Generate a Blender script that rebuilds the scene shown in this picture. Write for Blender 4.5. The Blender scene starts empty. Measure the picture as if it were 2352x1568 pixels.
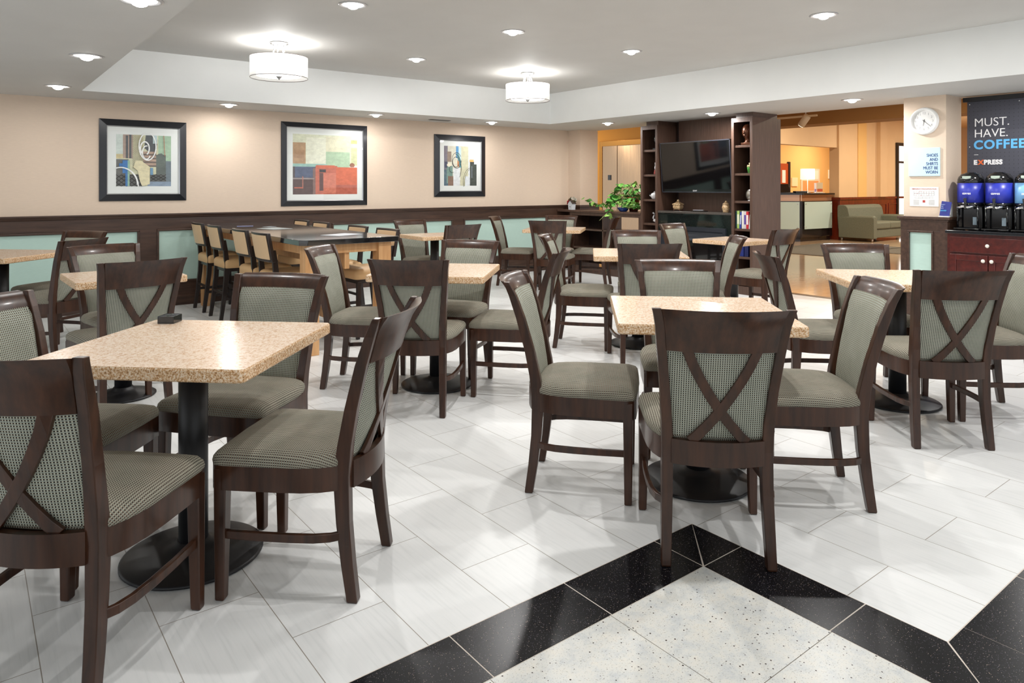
import bpy, bmesh, math, random
from mathutils import Vector, Matrix
random.seed(7)
PI = math.pi
SC = bpy.context.scene
COL = SC.collection

# ------------------------------------------------------------------ camera
YAW = 0.9097                      # view direction measured from +X (room axis along the long wall)
CAM_H = 1.335
cam = bpy.data.cameras.new('camera')
cam.sensor_width = 36.0
cam.lens = 1623.0 * 36.0 / 2352.0
cam.shift_y = -(784.0 - 428.0) / 2352.0
cam.clip_start = 0.05
cam.clip_end = 100
cam_ob = bpy.data.objects.new('camera', cam)
COL.objects.link(cam_ob)
cam_ob.location = (0, 0, CAM_H)
cam_ob.rotation_euler = (PI / 2, 0, YAW - PI / 2)
SC.camera = cam_ob

# ------------------------------------------------------------------ world and exposure
W = bpy.data.worlds.new('daylight')
SC.world = W
W.use_nodes = True
W.node_tree.nodes['Background'].inputs[0].default_value = (0.93, 0.97, 1.0, 1)
W.node_tree.nodes['Background'].inputs[1].default_value = 0.85
SC.view_settings.view_transform = 'Standard'
SC.view_settings.look = 'None'
SC.view_settings.gamma = 1.0
SC.view_settings.use_curve_mapping = False
SC.view_settings.exposure = 0.40
DOWN_W = 14.5      # watts of each recessed downlight
SHADE_W = 16.0     # watts of each ceiling drum lamp
LOBBY_W = 105.0     # watts of each added, unseen lobby light

# ------------------------------------------------------------------ materials
def srgb(r, g, b):
    def f(c):
        c /= 255.0
        return c / 12.92 if c <= 0.04045 else ((c + 0.055) / 1.055) ** 2.4
    return (f(r), f(g), f(b), 1.0)

MATS = {}
def mat(name, col, rough=0.5, metal=0.0, coat=0.0, spec=0.5, trans=0.0, emis=None, estr=0.0, alpha=1.0):
    if name in MATS: return MATS[name]
    m = bpy.data.materials.new(name); m.use_nodes = True
    b = m.node_tree.nodes['Principled BSDF']
    b.inputs['Base Color'].default_value = col
    b.inputs['Roughness'].default_value = rough
    b.inputs['Metallic'].default_value = metal
    b.inputs['Coat Weight'].default_value = coat
    b.inputs['Coat Roughness'].default_value = 0.12
    b.inputs['Specular IOR Level'].default_value = spec
    b.inputs['Transmission Weight'].default_value = trans
    b.inputs['Alpha'].default_value = alpha
    if emis:
        b.inputs['Emission Color'].default_value = emis
        b.inputs['Emission Strength'].default_value = estr
    MATS[name] = m
    return m

class NT:
    """tiny node helper"""
    def __init__(s, m):
        s.m = m; s.t = m.node_tree; s.b = s.t.nodes['Principled BSDF']
    def n(s, kind, **kw):
        nd = s.t.nodes.new(kind)
        for k, v in kw.items():
            if k in nd.inputs: nd.inputs[k].default_value = v
            else: setattr(nd, k, v)
        return nd
    def l(s, a, b): s.t.links.new(a, b)
    def coords(s, scale=(1, 1, 1), loc=(0, 0, 0), rot=(0, 0, 0), kind='Object'):
        tc = s.n('ShaderNodeTexCoord'); mp = s.n('ShaderNodeMapping')
        mp.inputs['Scale'].default_value = scale; mp.inputs['Location'].default_value = loc
        mp.inputs['Rotation'].default_value = rot
        s.l(tc.outputs[kind], mp.inputs['Vector']); return mp.outputs['Vector']
    def ramp(s, fac, stops, interp='LINEAR'):
        r = s.n('ShaderNodeValToRGB'); r.color_ramp.interpolation = interp
        e = r.color_ramp.elements
        e[0].position, e[0].color = stops[0]; e[1].position, e[1].color = stops[-1]
        for p, c in stops[1:-1]:
            x = e.new(p); x.color = c
        s.l(fac, r.inputs['Fac']); return r.outputs['Color']
    def noise(s, vec, scale, detail=3.0, rough=0.5):
        x = s.n('ShaderNodeTexNoise'); x.inputs['Scale'].default_value = scale
        x.inputs['Detail'].default_value = detail; x.inputs['Roughness'].default_value = rough
        s.l(vec, x.inputs['Vector']); return x.outputs['Fac']
    def mix(s, fac, a, b, mode='MIX'):
        x = s.n('ShaderNodeMix', data_type='RGBA', blend_type=mode)
        for i, v in ((0, fac), (6, a), (7, b)):
            if hasattr(v, 'is_output') or isinstance(v, bpy.types.NodeSocket): s.l(v, x.inputs[i])
            else: x.inputs[i].default_value = v
        return x.outputs[2]
    def math(s, op, a, b=None):
        x = s.n('ShaderNodeMath', operation=op)
        for i, v in ((0, a), (1, b)):
            if v is None: continue
            if isinstance(v, bpy.types.NodeSocket): s.l(v, x.inputs[i])
            else: x.inputs[i].default_value = v
        return x.outputs[0]
    def bump(s, h, dist=0.001, st=0.5):
        x = s.n('ShaderNodeBump'); x.inputs['Distance'].default_value = dist; x.inputs['Strength'].default_value = st
        s.l(h, x.inputs['Height']); s.l(x.outputs['Normal'], s.b.inputs['Normal'])
    def color(s, c): s.l(c, s.b.inputs['Base Color'])

def wood(name, c1, c2, rough=0.3, coat=0.3, scale=(30, 30, 3), amount=1.0, spec=0.5):
    m = mat(name, c1, rough, coat=coat, spec=spec); t = NT(m)
    v = t.coords(scale)
    f = t.noise(v, 1.0, 5.0, 0.6)
    t.color(t.ramp(f, [(0.3, c1), (0.7, c2)]))
    return m

M_WOOD = wood('espresso_stained_wood', srgb(40, 23, 14), srgb(74, 44, 28), 0.31, 0.16, spec=0.38)
M_WAIN = wood('walnut_stained_wainscot', srgb(54, 36, 27), srgb(80, 57, 45), 0.42, 0.05, (3, 30, 30))
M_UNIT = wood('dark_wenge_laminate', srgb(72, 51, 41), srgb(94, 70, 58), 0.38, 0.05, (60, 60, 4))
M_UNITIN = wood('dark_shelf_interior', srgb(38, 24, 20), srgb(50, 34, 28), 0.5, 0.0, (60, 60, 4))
M_OAK = wood('light_oak', srgb(226, 178, 126), srgb(200, 145, 92), 0.42, 0.1, (26, 26, 2.5))
M_MAHOG = wood('mahogany_cabinet', srgb(62, 18, 16), srgb(92, 32, 26), 0.28, 0.4, (4, 24, 24))
M_MAHOG2 = wood('lobby_mahogany', srgb(84, 26, 14), srgb(120, 44, 22), 0.3, 0.3, (12, 12, 3))
M_STOOLW = wood('black_brown_stool_wood', srgb(26, 17, 15), srgb(42, 29, 24), 0.35, 0.25)

def weave(name, ax, base, base2, dark, brown, light, cell=0.0078):
    """small square woven upholstery; ax picks which two object axes carry the pattern"""
    m = mat(name, base, 0.85, spec=0.25); t = NT(m)
    tc = t.n('ShaderNodeTexCoord'); sp = t.n('ShaderNodeSeparateXYZ'); t.l(tc.outputs['Object'], sp.inputs[0])
    ca, cb_ = sp.outputs[ax[0]], sp.outputs[ax[1]]
    if ax == (0, 1):        # the cloth is laid over the cushion with its own unrolled coordinates
        su = t.n('ShaderNodeSeparateXYZ'); t.l(tc.outputs['UV'], su.inputs[0]); ca, cb_ = t.math('ADD', su.outputs[0], 4.0), su.outputs[1]
    a = t.math('DIVIDE', ca, cell); b = t.math('DIVIDE', cb_, cell)
    fa = t.math('FRACT', a); fb = t.math('FRACT', b)
    sa = t.math('LESS_THAN', fa, 0.52); sb = t.math('LESS_THAN', fb, 0.55)
    sq = t.math('MULTIPLY', sa, sb)
    la = t.math('GREATER_THAN', fa, 0.50)
    li = t.math('MULTIPLY', la, sb)
    n1 = t.noise(t.coords((14, 14, 14)), 1.0, 3)
    bc = t.ramp(n1, [(0.3, base), (0.7, base2)])
    nd = t.noise(t.coords((9, 9, 9), (3, 1, 2)), 1.0, 2)
    dc = t.ramp(nd, [(0.35, dark), (0.65, brown)])
    c = t.mix(li, bc, t.mix(0.6, bc, light)); c = t.mix(sq, c, dc)
    t.color(c)
    hb = t.math('SUBTRACT', 1.0, sq)
    t.bump(hb, 0.0008, 0.6)
    return m
FB, FB2 = srgb(142, 149, 138), srgb(158, 163, 153)
M_FABX = weave('woven_fabric_back', (0, 2), FB, FB2, srgb(34, 30, 26), srgb(48, 38, 32), srgb(200, 192, 168))
M_FABS = weave('woven_fabric_seat', (0, 1), srgb(122, 125, 113), srgb(138, 138, 126), srgb(50, 38, 31), srgb(84, 63, 52), srgb(190, 178, 158))

def granite_top():
    m = mat('beige_granite_polished', srgb(226, 206, 184), 0.2, coat=0.0, spec=0.4); t = NT(m)
    v = t.coords((1, 1, 1))
    a = t.noise(v, 95.0, 4, 0.65); b = t.noise(v, 190.0, 2, 0.6)
    c = t.ramp(a, [(0.34, srgb(202, 164, 128)), (0.46, srgb(224, 197, 170)), (0.58, srgb(236, 216, 196))])
    d = t.ramp(b, [(0.33, srgb(176, 130, 84)), (0.42, srgb(255, 255, 255))])
    t.color(t.mix(0.35, c, d, 'MULTIPLY'))
    return m
def granite_edge():
    m = mat('beige_granite_edge', srgb(206, 170, 130), 0.35, spec=0.5); t = NT(m)
    v = t.coords((1, 1, 1))
    a = t.noise(v, 165.0, 5, 0.75)
    t.color(t.ramp(a, [(0.37, srgb(120, 78, 38)), (0.44, srgb(200, 146, 88)), (0.51, srgb(226, 190, 148)), (0.6, srgb(242, 224, 202))]))
    t.bump(a, 0.004, 0.6)
    return m
M_GTOP, M_GEDGE = granite_top(), granite_edge()

def paint(name, col, rough=0.7, weave_s=0.0):
    m = mat(name, col, rough, spec=0.3); t = NT(m)
    if weave_s:
        n = t.noise(t.coords((20, 20, 420)), 1.0, 2)
        c2 = tuple(x * 0.93 for x in col[:3]) + (1,)
        t.color(t.ramp(n, [(0.3, c2), (0.7, col)])); t.bump(n, 0.0006, 0.3)
    else:
        n = t.noise(t.coords((3, 3, 3)), 1.0, 3)
        c2 = tuple(x * 0.97 for x in col[:3]) + (1,)
        t.color(t.ramp(n, [(0.3, c2), (0.7, col)]))
    return m
M_BEIGE = paint('beige_wallcovering', srgb(224, 204, 184), 0.62, 1)
M_CEIL_SHADED = paint('ceiling_paint_shaded', srgb(206, 205, 202), 0.75)  # same paint as the fascia; shade on the ceiling is put into this greyer colour
M_FASC_LIT = paint('fascia_paint_lit', srgb(238, 240, 239), 0.75)  # lighter copy of the ceiling paint, brightness of the lit upright faces painted in
M_MINT = paint('mint_wallcovering', srgb(190, 218, 208), 0.6, 1)
M_ORANGE = paint('amber_paint', srgb(226, 184, 118), 0.7)
M_OCHRE = paint('ochre_paint', srgb(184, 128, 48), 0.7)
M_TAN = paint('tan_paint', srgb(218, 186, 146), 0.7)
M_BEAM = paint('brown_beam_paint', srgb(150, 112, 66), 0.7)
M_BLACKM = mat('black_powder_coat', srgb(24, 24, 27), 0.45)
M_BLACKG = mat('black_gloss_plastic', srgb(14, 14, 16), 0.12, coat=0.5)
M_FRAME = mat('black_picture_frame', srgb(30, 32, 38), 0.3, coat=0.2)
M_SILVER = mat('brushed_silver', srgb(190, 190, 192), 0.28, 1.0)
M_CHROME = mat('polished_chrome', srgb(220, 220, 222), 0.08, 1.0)
M_WHITEP = mat('white_plastic', srgb(232, 232, 230), 0.35)
M_MATBOARD = mat('white_matboard', srgb(232, 236, 233), 0.6)
M_CREAM = mat('cream_vinyl', srgb(222, 190, 150), 0.42, spec=0.4)
M_CREAM2 = mat('cream_vinyl_seat', srgb(218, 178, 128), 0.42, spec=0.4)
M_GLOWW = mat('glowing_bulb', (1, 1, 1, 1), 0.5, emis=(1, 0.98, 0.95, 1), estr=14.0)
M_GRSTONE = mat('dark_counter_stone', srgb(28, 30, 34), 0.15, coat=0.3)

def floor_tile():
    m = mat('white_streaked_tile', srgb(228, 229, 228), 0.34, spec=0.45); t = NT(m)
    tc = t.n('ShaderNodeTexCoord'); sp = t.n('ShaderNodeSeparateXYZ'); t.l(tc.outputs['Object'], sp.inputs[0])
    u = t.math('ADD', sp.outputs[1], 0.051 + 6.0); w = t.math('ADD', sp.outputs[0], -0.171 + 6.0)
    cb = t.n('ShaderNodeCombineXYZ'); t.l(u, cb.inputs[0]); t.l(w, cb.inputs[1])
    br = t.n('ShaderNodeTexBrick'); t.l(cb.outputs[0], br.inputs['Vector'])
    br.offset = 0.5; br.offset_frequency = 2; br.squash = 1.0
    br.inputs['Scale'].default_value = 1.0
    br.inputs['Brick Width'].default_value = 0.6; br.inputs['Row Height'].default_value = 0.3
    br.inputs['Mortar Size'].default_value = 0.0014; br.inputs['Mortar Smooth'].default_value = 0.1
    br.inputs['Color1'].default_value = (0, 0, 0, 1); br.inputs['Color2'].default_value = (1, 1, 1, 1)
    br.inputs['Mortar'].default_value = (0.5, 0.5, 0.5, 1)
    # streaks run along Y, shifted per tile by the brick's own random value
    sc = t.n('ShaderNodeSeparateColor'); t.l(br.outputs['Color'], sc.inputs[0])
    off = t.math('MULTIPLY', sc.outputs[0], 37.0)
    x2 = t.math('ADD', t.math('MULTIPLY', sp.outputs[0], 75.0), off)
    y2 = t.math('MULTIPLY', sp.outputs[1], 3.2)
    cv = t.n('ShaderNodeCombineXYZ'); t.l(x2, cv.inputs[0]); t.l(y2, cv.inputs[1])
    n = t.noise(cv.outputs[0], 1.0, 4, 0.6)
    c = t.ramp(n, [(0.25, srgb(219, 220, 219)), (0.45, srgb(229, 230, 229)), (0.75, srgb(234, 234, 233))])
    tint = t.ramp(sc.outputs[0], [(0.0, srgb(250, 250, 250)), (1.0, srgb(255, 255, 255))])
    c = t.mix(1.0, c, tint, 'MULTIPLY')
    t.color(t.mix(br.outputs['Fac'], c, srgb(150, 142, 132)))
    return m
M_FLOOR = floor_tile()

def black_granite():
    m = mat('black_galaxy_granite', srgb(12, 12, 15), 0.26, coat=0.0, spec=0.25); t = NT(m)
    v = t.coords((1, 1, 1))
    vo = t.n('ShaderNodeTexVoronoi'); vo.inputs['Scale'].default_value = 330.0; t.l(v, vo.inputs['Vector'])
    sc = t.n('ShaderNodeSeparateColor'); t.l(vo.outputs['Color'], sc.inputs[0])
    near = t.math('LESS_THAN', vo.outputs['Distance'], 0.32)
    pick = t.math('GREATER_THAN', sc.outputs[0], 0.80)
    f = t.math('MULTIPLY', near, pick)
    c = t.mix(f, srgb(12, 12, 16), t.ramp(sc.outputs[1], [(0, srgb(60, 60, 70)), (0.7, srgb(105, 100, 110)), (1, srgb(190, 170, 150))]))
    t.color(c); return m
M_BGRAN = black_granite()

def kashmir():
    m = mat('white_speckled_granite', srgb(214, 213, 206), 0.3, spec=0.4); t = NT(m)
    v = t.coords((1, 1, 1))
    a = t.noise(v, 14.0, 8, 0.75)
    c = t.ramp(a, [(0.3, srgb(196, 200, 202)), (0.5, srgb(218, 218, 213)), (0.7, srgb(228, 223, 212))])
    vo = t.n('ShaderNodeTexVoronoi'); vo.inputs['Scale'].default_value = 80.0; t.l(v, vo.inputs['Vector'])
    sc = t.n('ShaderNodeSeparateColor'); t.l(vo.outputs['Color'], sc.inputs[0])
    near = t.math('LESS_THAN', vo.outputs['Distance'], t.math('MULTIPLY', sc.outputs[1], 0.24))
    c = t.mix(t.math('MULTIPLY', near, t.math('GREATER_THAN', sc.outputs[0], 0.45)), c, srgb(52, 38, 30))
    vo2 = t.n('ShaderNodeTexNoise'); vo2.inputs['Scale'].default_value = 230.0; vo2.inputs['Detail'].default_value = 3; t.l(v, vo2.inputs['Vector'])
    c = t.mix(0.5, c, t.ramp(vo2.outputs['Fac'], [(0.30, srgb(150, 145, 135)), (0.42, (1, 1, 1, 1))]), 'MULTIPLY')
    t.color(c); return m
M_KASH = kashmir()
M_GROUTW = mat('pale_grout', srgb(214, 204, 192), 0.8)
M_GROUTD = mat('dark_grout', srgb(120, 110, 98), 0.8)

def lobby_floor():
    m = mat('polished_beige_stone', srgb(206, 172, 134), 0.1, coat=0.3); t = NT(m)
    n = t.noise(t.coords((1.2, 14, 1)), 1.0, 4)
    t.color(t.ramp(n, [(0.3, srgb(196, 166, 134)), (0.7, srgb(216, 190, 162))]))
    return m
M_LFLOOR = lobby_floor()
def speck(name, c1, c2, scale, rough):
    m = mat(name, c1, rough); t = NT(m)
    t.color(t.ramp(t.noise(t.coords(), scale, 3), [(0.35, c1), (0.65, c2)])); return m
M_MANTEL = speck('dark_speckled_granite', srgb(54, 50, 48), srgb(92, 86, 80), 180, 0.25)
M_SURR = speck('green_black_granite', srgb(16, 22, 21), srgb(30, 38, 36), 90, 0.06)
M_SOFA = speck('sage_sofa_fabric', srgb(98, 103, 90), srgb(112, 116, 102), 60, 0.85)
M_RUG = speck('grey_rug', srgb(84, 82, 76), srgb(100, 98, 90), 60, 0.95)

# ------------------------------------------------------------------ mesh builder
class MB:
    def __init__(s): s.v = []; s.f = []; s.m = []; s.sm = []
    def add(s, vs, fs, mi=0, smooth=False, M=None):
        o = len(s.v)
        s.v += [tuple((M @ Vector(p)) if M is not None else p) for p in vs]
        for f in fs:
            s.f.append(tuple(i + o for i in f)); s.m.append(mi); s.sm.append(smooth)
        return s
    def box(s, x0, y0, z0, x1, y1, z1, mi=0, M=None):
        vs = [(x0, y0, z0), (x1, y0, z0), (x1, y1, z0), (x0, y1, z0), (x0, y0, z1), (x1, y0, z1), (x1, y1, z1), (x0, y1, z1)]
        fs = [(0, 3, 2, 1), (4, 5, 6, 7), (0, 1, 5, 4), (1, 2, 6, 5), (2, 3, 7, 6), (3, 0, 4, 7)]
        return s.add(vs, fs, mi, False, M)
    def prism(s, pts, z0, z1, mi=0, M=None, mside=None):
        n = len(pts)
        vs = [(x, y, z0) for x, y in pts] + [(x, y, z1) for x, y in pts]
        s.add(vs, [tuple(range(n - 1, -1, -1)), tuple(range(n, 2 * n))], mi, False, M)
        o = len(s.v) - 2 * n
        for i in range(n):
            j = (i + 1) % n
            s.f.append((o + i, o + j, o + n + j, o + n + i)); s.m.append(mi if mside is None else mside); s.sm.append(False)
        return s
    def loft(s, secs, mi=0, smooth=False, caps=True, M=None):
        n = len(secs[0]); vs = [p for c in secs for p in c]; fs = []
        for k in range(len(secs) - 1):
            for i in range(n):
                j = (i + 1) % n
                fs.append((k * n + i, k * n + j, (k + 1) * n + j, (k + 1) * n + i))
        s.add(vs, fs, mi, smooth, M)
        if caps:
            o = len(s.v) - len(vs)
            s.f.append(tuple(o + i for i in range(n - 1, -1, -1))); s.m.append(mi); s.sm.append(False)
            s.f.append(tuple(o + (len(secs) - 1) * n + i for i in range(n))); s.m.append(mi); s.sm.append(False)
        return s
    def lathe(s, prof, seg=32, mi=0, M=None, smooth=True, c=(0, 0)):
        secs = [[(c[0] + r * math.cos(2 * PI * i / seg), c[1] + r * math.sin(2 * PI * i / seg), z) for i in range(seg)] for r, z in prof]
        return s.loft(secs, mi, smooth, True, M)
    def tube(s, pts, r, seg=8, mi=0, M=None):
        secs = []
        P = [Vector(p) for p in pts]
        for i, p in enumerate(P):
            d = (P[min(i + 1, len(P) - 1)] - P[max(i - 1, 0)]).normalized()
            a = Vector((0, 0, 1)) if abs(d.z) < 0.9 else Vector((1, 0, 0))
            u = d.cross(a).normalized(); w = d.cross(u).normalized()
            rr = r[i] if isinstance(r, (list, tuple)) else r
            secs.append([tuple(p + u * (rr * math.cos(2 * PI * k / seg)) + w * (rr * math.sin(2 * PI * k / seg))) for k in range(seg)])
        return s.loft(secs, mi, True, True, M)
    def sphere(s, c, r, seg=16, rings=10, mi=0, M=None, sc=(1, 1, 1)):
        secs = []
        for k in range(1, rings):
            a = PI * k / rings - PI / 2
            secs.append([(c[0] + r * sc[0] * math.cos(a) * math.cos(2 * PI * i / seg), c[1] + r * sc[1] * math.cos(a) * math.sin(2 * PI * i / seg), c[2] + r * sc[2] * math.sin(a)) for i in range(seg)])
        return s.loft(secs, mi, True, True, M)
    def build(s, name, mats, parent=None, bevel=0.0, seg=2, loc=None, rot=None):
        me = bpy.data.meshes.new(name)
        me.from_pydata(s.v, [], s.f)
        me.polygons.foreach_set('material_index', s.m); me.polygons.foreach_set('use_smooth', s.sm)
        for m in (mats if isinstance(mats, (list, tuple)) else [mats]): me.materials.append(m)
        bm = bmesh.new(); bm.from_mesh(me)
        bmesh.ops.recalc_face_normals(bm, faces=bm.faces)
        if bevel > 0:
            ed = [e for e in bm.edges if len(e.link_faces) == 2 and e.calc_face_angle(0) > math.radians(32)]
            res = bmesh.ops.bevel(bm, geom=ed, offset=bevel, segments=seg, profile=0.6, affect='EDGES', clamp_overlap=True)
            for f in res['faces']: f.smooth = True
        bm.to_mesh(me); bm.free()
        me.update()
        o = bpy.data.objects.new(name, me); COL.objects.link(o)
        if parent is not None: o.parent = parent
        if loc is not None: o.location = loc
        if rot is not None: o.rotation_euler = rot
        return o

def tag(o, label, cat, group=None, kind=None):
    if label: o['label'] = label
    if cat: o['category'] = cat
    if group: o['group'] = group
    if kind: o['kind'] = kind
    return o
def thing(name, label, cat, loc=(0, 0, 0), rz=0.0, group=None):
    o = bpy.data.objects.new(name, None); COL.objects.link(o)
    o.empty_display_size = 0.1
    o.location = loc; o.rotation_euler = (0, 0, rz)
    return tag(o, label, cat, group)
def struct(o): o['kind'] = 'structure'; return o
def sbox(name, x0, y0, z0, x1, y1, z1, m, bevel=0):
    return struct(MB().box(x0, y0, z0, x1, y1, z1).build(name, m, bevel=bevel))
def dup(o, loc=None, rz=None, label=None, group=None, parent=None):
    c = o.copy(); COL.objects.link(c)
    if parent is not None: c.parent = parent
    if loc is not None: c.location = loc
    if rz is not None: c.rotation_euler = (0, 0, rz)
    if label: c['label'] = label
    if group: c['group'] = group
    for ch in [x for x in KIDS.get(o.name, [])] if parent is None or True else []:
        d = dup(ch, parent=c)
    return c
KIDS = {}
def register(root):
    """remember the children of a prototype so that it can be copied"""
    KIDS.clear()
    for ob in bpy.data.objects:
        if ob.parent: KIDS.setdefault(ob.parent.name, []).append(ob)
def rotM(rz, loc=(0, 0, 0)): return Matrix.Translation(loc) @ Matrix.Rotation(rz, 4, 'Z')

def text(body, size, loc, facing, m, name='lettering', parent=None, bold=0.0, depth=0.0015, align='LEFT', sx=1.0, space=1.0):
    """flat lettering turned into a mesh; facing: '-X' (reads towards -Y) or '-Y' (reads towards +X)"""
    cu = bpy.data.curves.new(name, 'FONT'); cu.body = body; cu.size = size
    cu.extrude = depth; cu.offset = bold; cu.align_x = align; cu.space_character = space
    cu.resolution_u = 4
    t = bpy.data.objects.new(name, cu); COL.objects.link(t)
    bpy.context.view_layer.update()
    me = bpy.data.meshes.new_from_object(t.evaluated_get(bpy.context.evaluated_depsgraph_get()))
    bpy.data.objects.remove(t)
    R = Matrix(((0, 0, -1), (-1, 0, 0), (0, 1, 0))) if facing == '-X' else Matrix(((1, 0, 0), (0, 0, -1), (0, 1, 0)))
    me.transform(Matrix.Scale(sx, 4, (1, 0, 0)))
    me.transform(R.to_4x4()); me.materials.clear(); me.materials.append(m)
    o = bpy.data.objects.new(name, me); COL.objects.link(o)
    if parent is not None: o.parent = parent
    o.location = loc
    return o

# ================================================================== THE ROOM
WY = 8.61          # the long left wall
ZS, ZU = 2.25, 2.695   # soffit height, tray ceiling height
sbox('floor', -3.2, -2.6, -0.1, 8.24, WY, 0.0, M_FLOOR)
# --- black granite border and speckled granite field at the lower right
def floor_inlay():
    g = MB()
    z0, z1 = 0.0, 0.0006
    BX, BY, CY, w = 2.281, 1.772, 0.852, 0.226
    gx0, gx1 = -1.6, 6.4
    g.prism([(gx0, BY - w), (gx0, BY), (BX, BY), (BX, CY), (gx1, CY), (gx1, CY - w), (BX - w, CY - w), (BX - w, BY - w)], z0, z1)
    struct(g.build('trim_1', M_GROUTW))
    t = MB(); h = 0.0014; e = 0.0022
    xs = [BX - w - 0.457 * k for k in range(0, 9)]
    for a, b in zip(xs[1:], xs[:-1]): t.box(a + e, BY - w + e, z1, b - e, BY - 0.004, h)
    ys = [BY - w, BY - w - 0.457]
    t.prism([(BX - w + e, BY - w + 3 * e), (BX - w + e, BY - 0.004), (BX - 2.4 * e, BY - 0.004)], z1, h)
    t.prism([(BX - w + 3 * e, BY - w + e), (BX - 0.004, BY - w + e), (BX - 0.004, BY - 2.4 * e)], z1, h)
    t.box(BX - w + e, ys[1] + e, z1, BX - 0.004, ys[0] - e, h)
    t.prism([(BX - w + e, ys[1] - e), (BX - 0.004, ys[1] - e), (BX - 0.004, CY + .2 * e), (BX - w + e, CY - w + 1.6 * e)], z1, h)
    t.prism([(BX - w + 1.6 * e, CY - w + e), (BX + 0.11, CY - w + e), (BX + 0.11, CY - 0.004), (BX + .2 * e, CY - 0.004)], z1, h)
    x = BX + 0.11
    while x < gx1 - 0.3:
        t.box(x + e, CY - w + e, z1, x + 0.457 - e, CY - 0.004, h); x += 0.457
    struct(t.build('trim_2', M_BGRAN))
    k = MB(); k.prism([(gx0, -2.0), (gx1, -2.0), (gx1, CY - w), (BX - w, CY - w), (BX - w, BY - w), (gx0, BY - w)], z0, z1)
    struct(k.build('trim_3', M_GROUTD))
    q = MB(); s = 0.4635; e2 = 0.0011
    for i in range(0, 8):
        for j in range(0, 8):
            x1, y1 = BX - w - i * s, BY - w - j * s
            if x1 - s < gx0: continue
            q.box(x1 - s + e2, y1 - s + e2, z1, x1 - e2, y1 - e2, 0.0013)
    for i in range(0, 9):
        for j in range(0, 6):
            x0, y1 = BX - w + i * s, CY - w - j * s
            q.box(x0 + e2, y1 - s + e2, z1, x0 + s - e2, y1 - e2, 0.0013)
    struct(q.build('floor', M_KASH))
floor_inlay()

# --- ceiling: lower perimeter soffit and raised tray
sbox('ceiling', -3.2, -2.6, ZU, 8.24, WY + 0.2, ZU + 0.1, M_CEIL_SHADED)
def soffit(x0, y0, x1, y1):
    b = MB(); b.box(x0, y0, ZS, x1, y1, ZU)
    for i, f in enumerate(b.f): b.m[i] = 0 if i == 0 else 1
    return struct(b.build('ceiling', [M_CEIL_SHADED, M_FASC_LIT]))
soffit(-3.2, -2.6, 0.90, WY + 0.2)
soffit(0.90, 7.85, 8.24, WY + 0.2)
soffit(6.82, -2.6, 8.24, 7.85)

# --- long left wall with wainscot
sbox('wall_left', -3.2, WY, 0, 7.87, WY + 0.2, ZS, M_BEIGE)
def wainscot_left():
    b = MB(); y = WY
    b.box(-3.2, y - 0.018, 0.862, 7.87, y, 1.0)                    # upper rail board
    b.box(-3.2, y - 0.018, 0.0, 7.87, y, 0.262)                    # lower board
    st = [(-3.2, -2.9), (-0.75, -0.57), (1.528, 1.70), (3.57, 3.75), (5.60, 5.79), (7.68, 7.87)]
    for a, c in st: b.box(a, y - 0.018, 0.262, c, y, 0.862)
    struct(b.build('trim_4', M_WAIN, bevel=0.002))
    c = MB()
    c.loft([[(x, y, 1.0), (x, y - 0.034, 1.0), (x, y - 0.038, 1.012), (x, y - 0.046, 1.02), (x, y - 0.046, 1.034), (x, y, 1.034)] for x in (-3.2, 7.87)])
    c.loft([[(x, y - 0.018, 0.985), (x, y - 0.028, 0.99), (x, y - 0.03, 1.0), (x, y - 0.018, 1.0)] for x in (-3.2, 7.87)])
    struct(c.build('trim_5', M_WAIN))
    d = MB(); d.loft([[(x, y - 0.018, 0), (x, y - 0.034, 0), (x, y - 0.034, 0.10), (x, y - 0.026, 0.115), (x, y - 0.018, 0.118)] for x in (-3.2, 7.87)])
    struct(d.build('baseboard_left', M_WAIN))
    for (a, p), (q, e) in zip(st[:-1], st[1:]):
        m = MB(); r = 0.022
        # raised moulding round each recessed panel
        for (x0, z0, x1, z1) in ((p, 0.862 - r, q, 0.862), (p, 0.262, q, 0.262 + r), (p, 0.262 + r, p + r, 0.862 - r), (q - r, 0.262 + r, q, 0.862 - r)):
            m.box(x0, y - 0.030, z0, x1, y, z1)
        struct(m.build('trim_6', M_WAIN, bevel=0.006))
        f = MB().box(p + r, y - 0.006, 0.262 + r, q - r, y, 0.862 - r)
        struct(f.build('wall_left', M_MINT))
wainscot_left()

# --- pilaster at the end of the left wall
sbox('wall_left', 7.87, 8.33, 0, 8.27, WY + 0.2, ZS, M_BEIGE)
b = MB(); b.box(7.852, 8.312, 0, 8.288, WY, 1.0); b.box(7.84, 8.30, 1.0, 8.30, WY, 1.034)
struct(b.build('trim_7', M_WAIN, bevel=0.003))

# --- wall behind: elevator lobby
sbox('wall_back', 10.1, 7.6, 0, 10.3, 12.6, 3.0, M_OCHRE)
sbox('floor', 8.24, -2.6, -0.1, 26.0, 14.0, -0.001, M_LFLOOR)
sbox('trim_8', 8.12, -2.6, -0.02, 8.24, 6.0, 0.0015, mat('dark_threshold', srgb(70, 54, 44), 0.3))
sbox('ceiling', 8.24, -2.6, 2.72, 11.5, 14.0, 2.82, M_TAN)
sbox('ceiling', 11.5, -2.6, 2.40, 12.0, 14.0, 3.3, M_BEAM)
sbox('ceiling', 12.0, -2.6, 3.2, 26.0, 14.0, 3.3, M_TAN)

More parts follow.
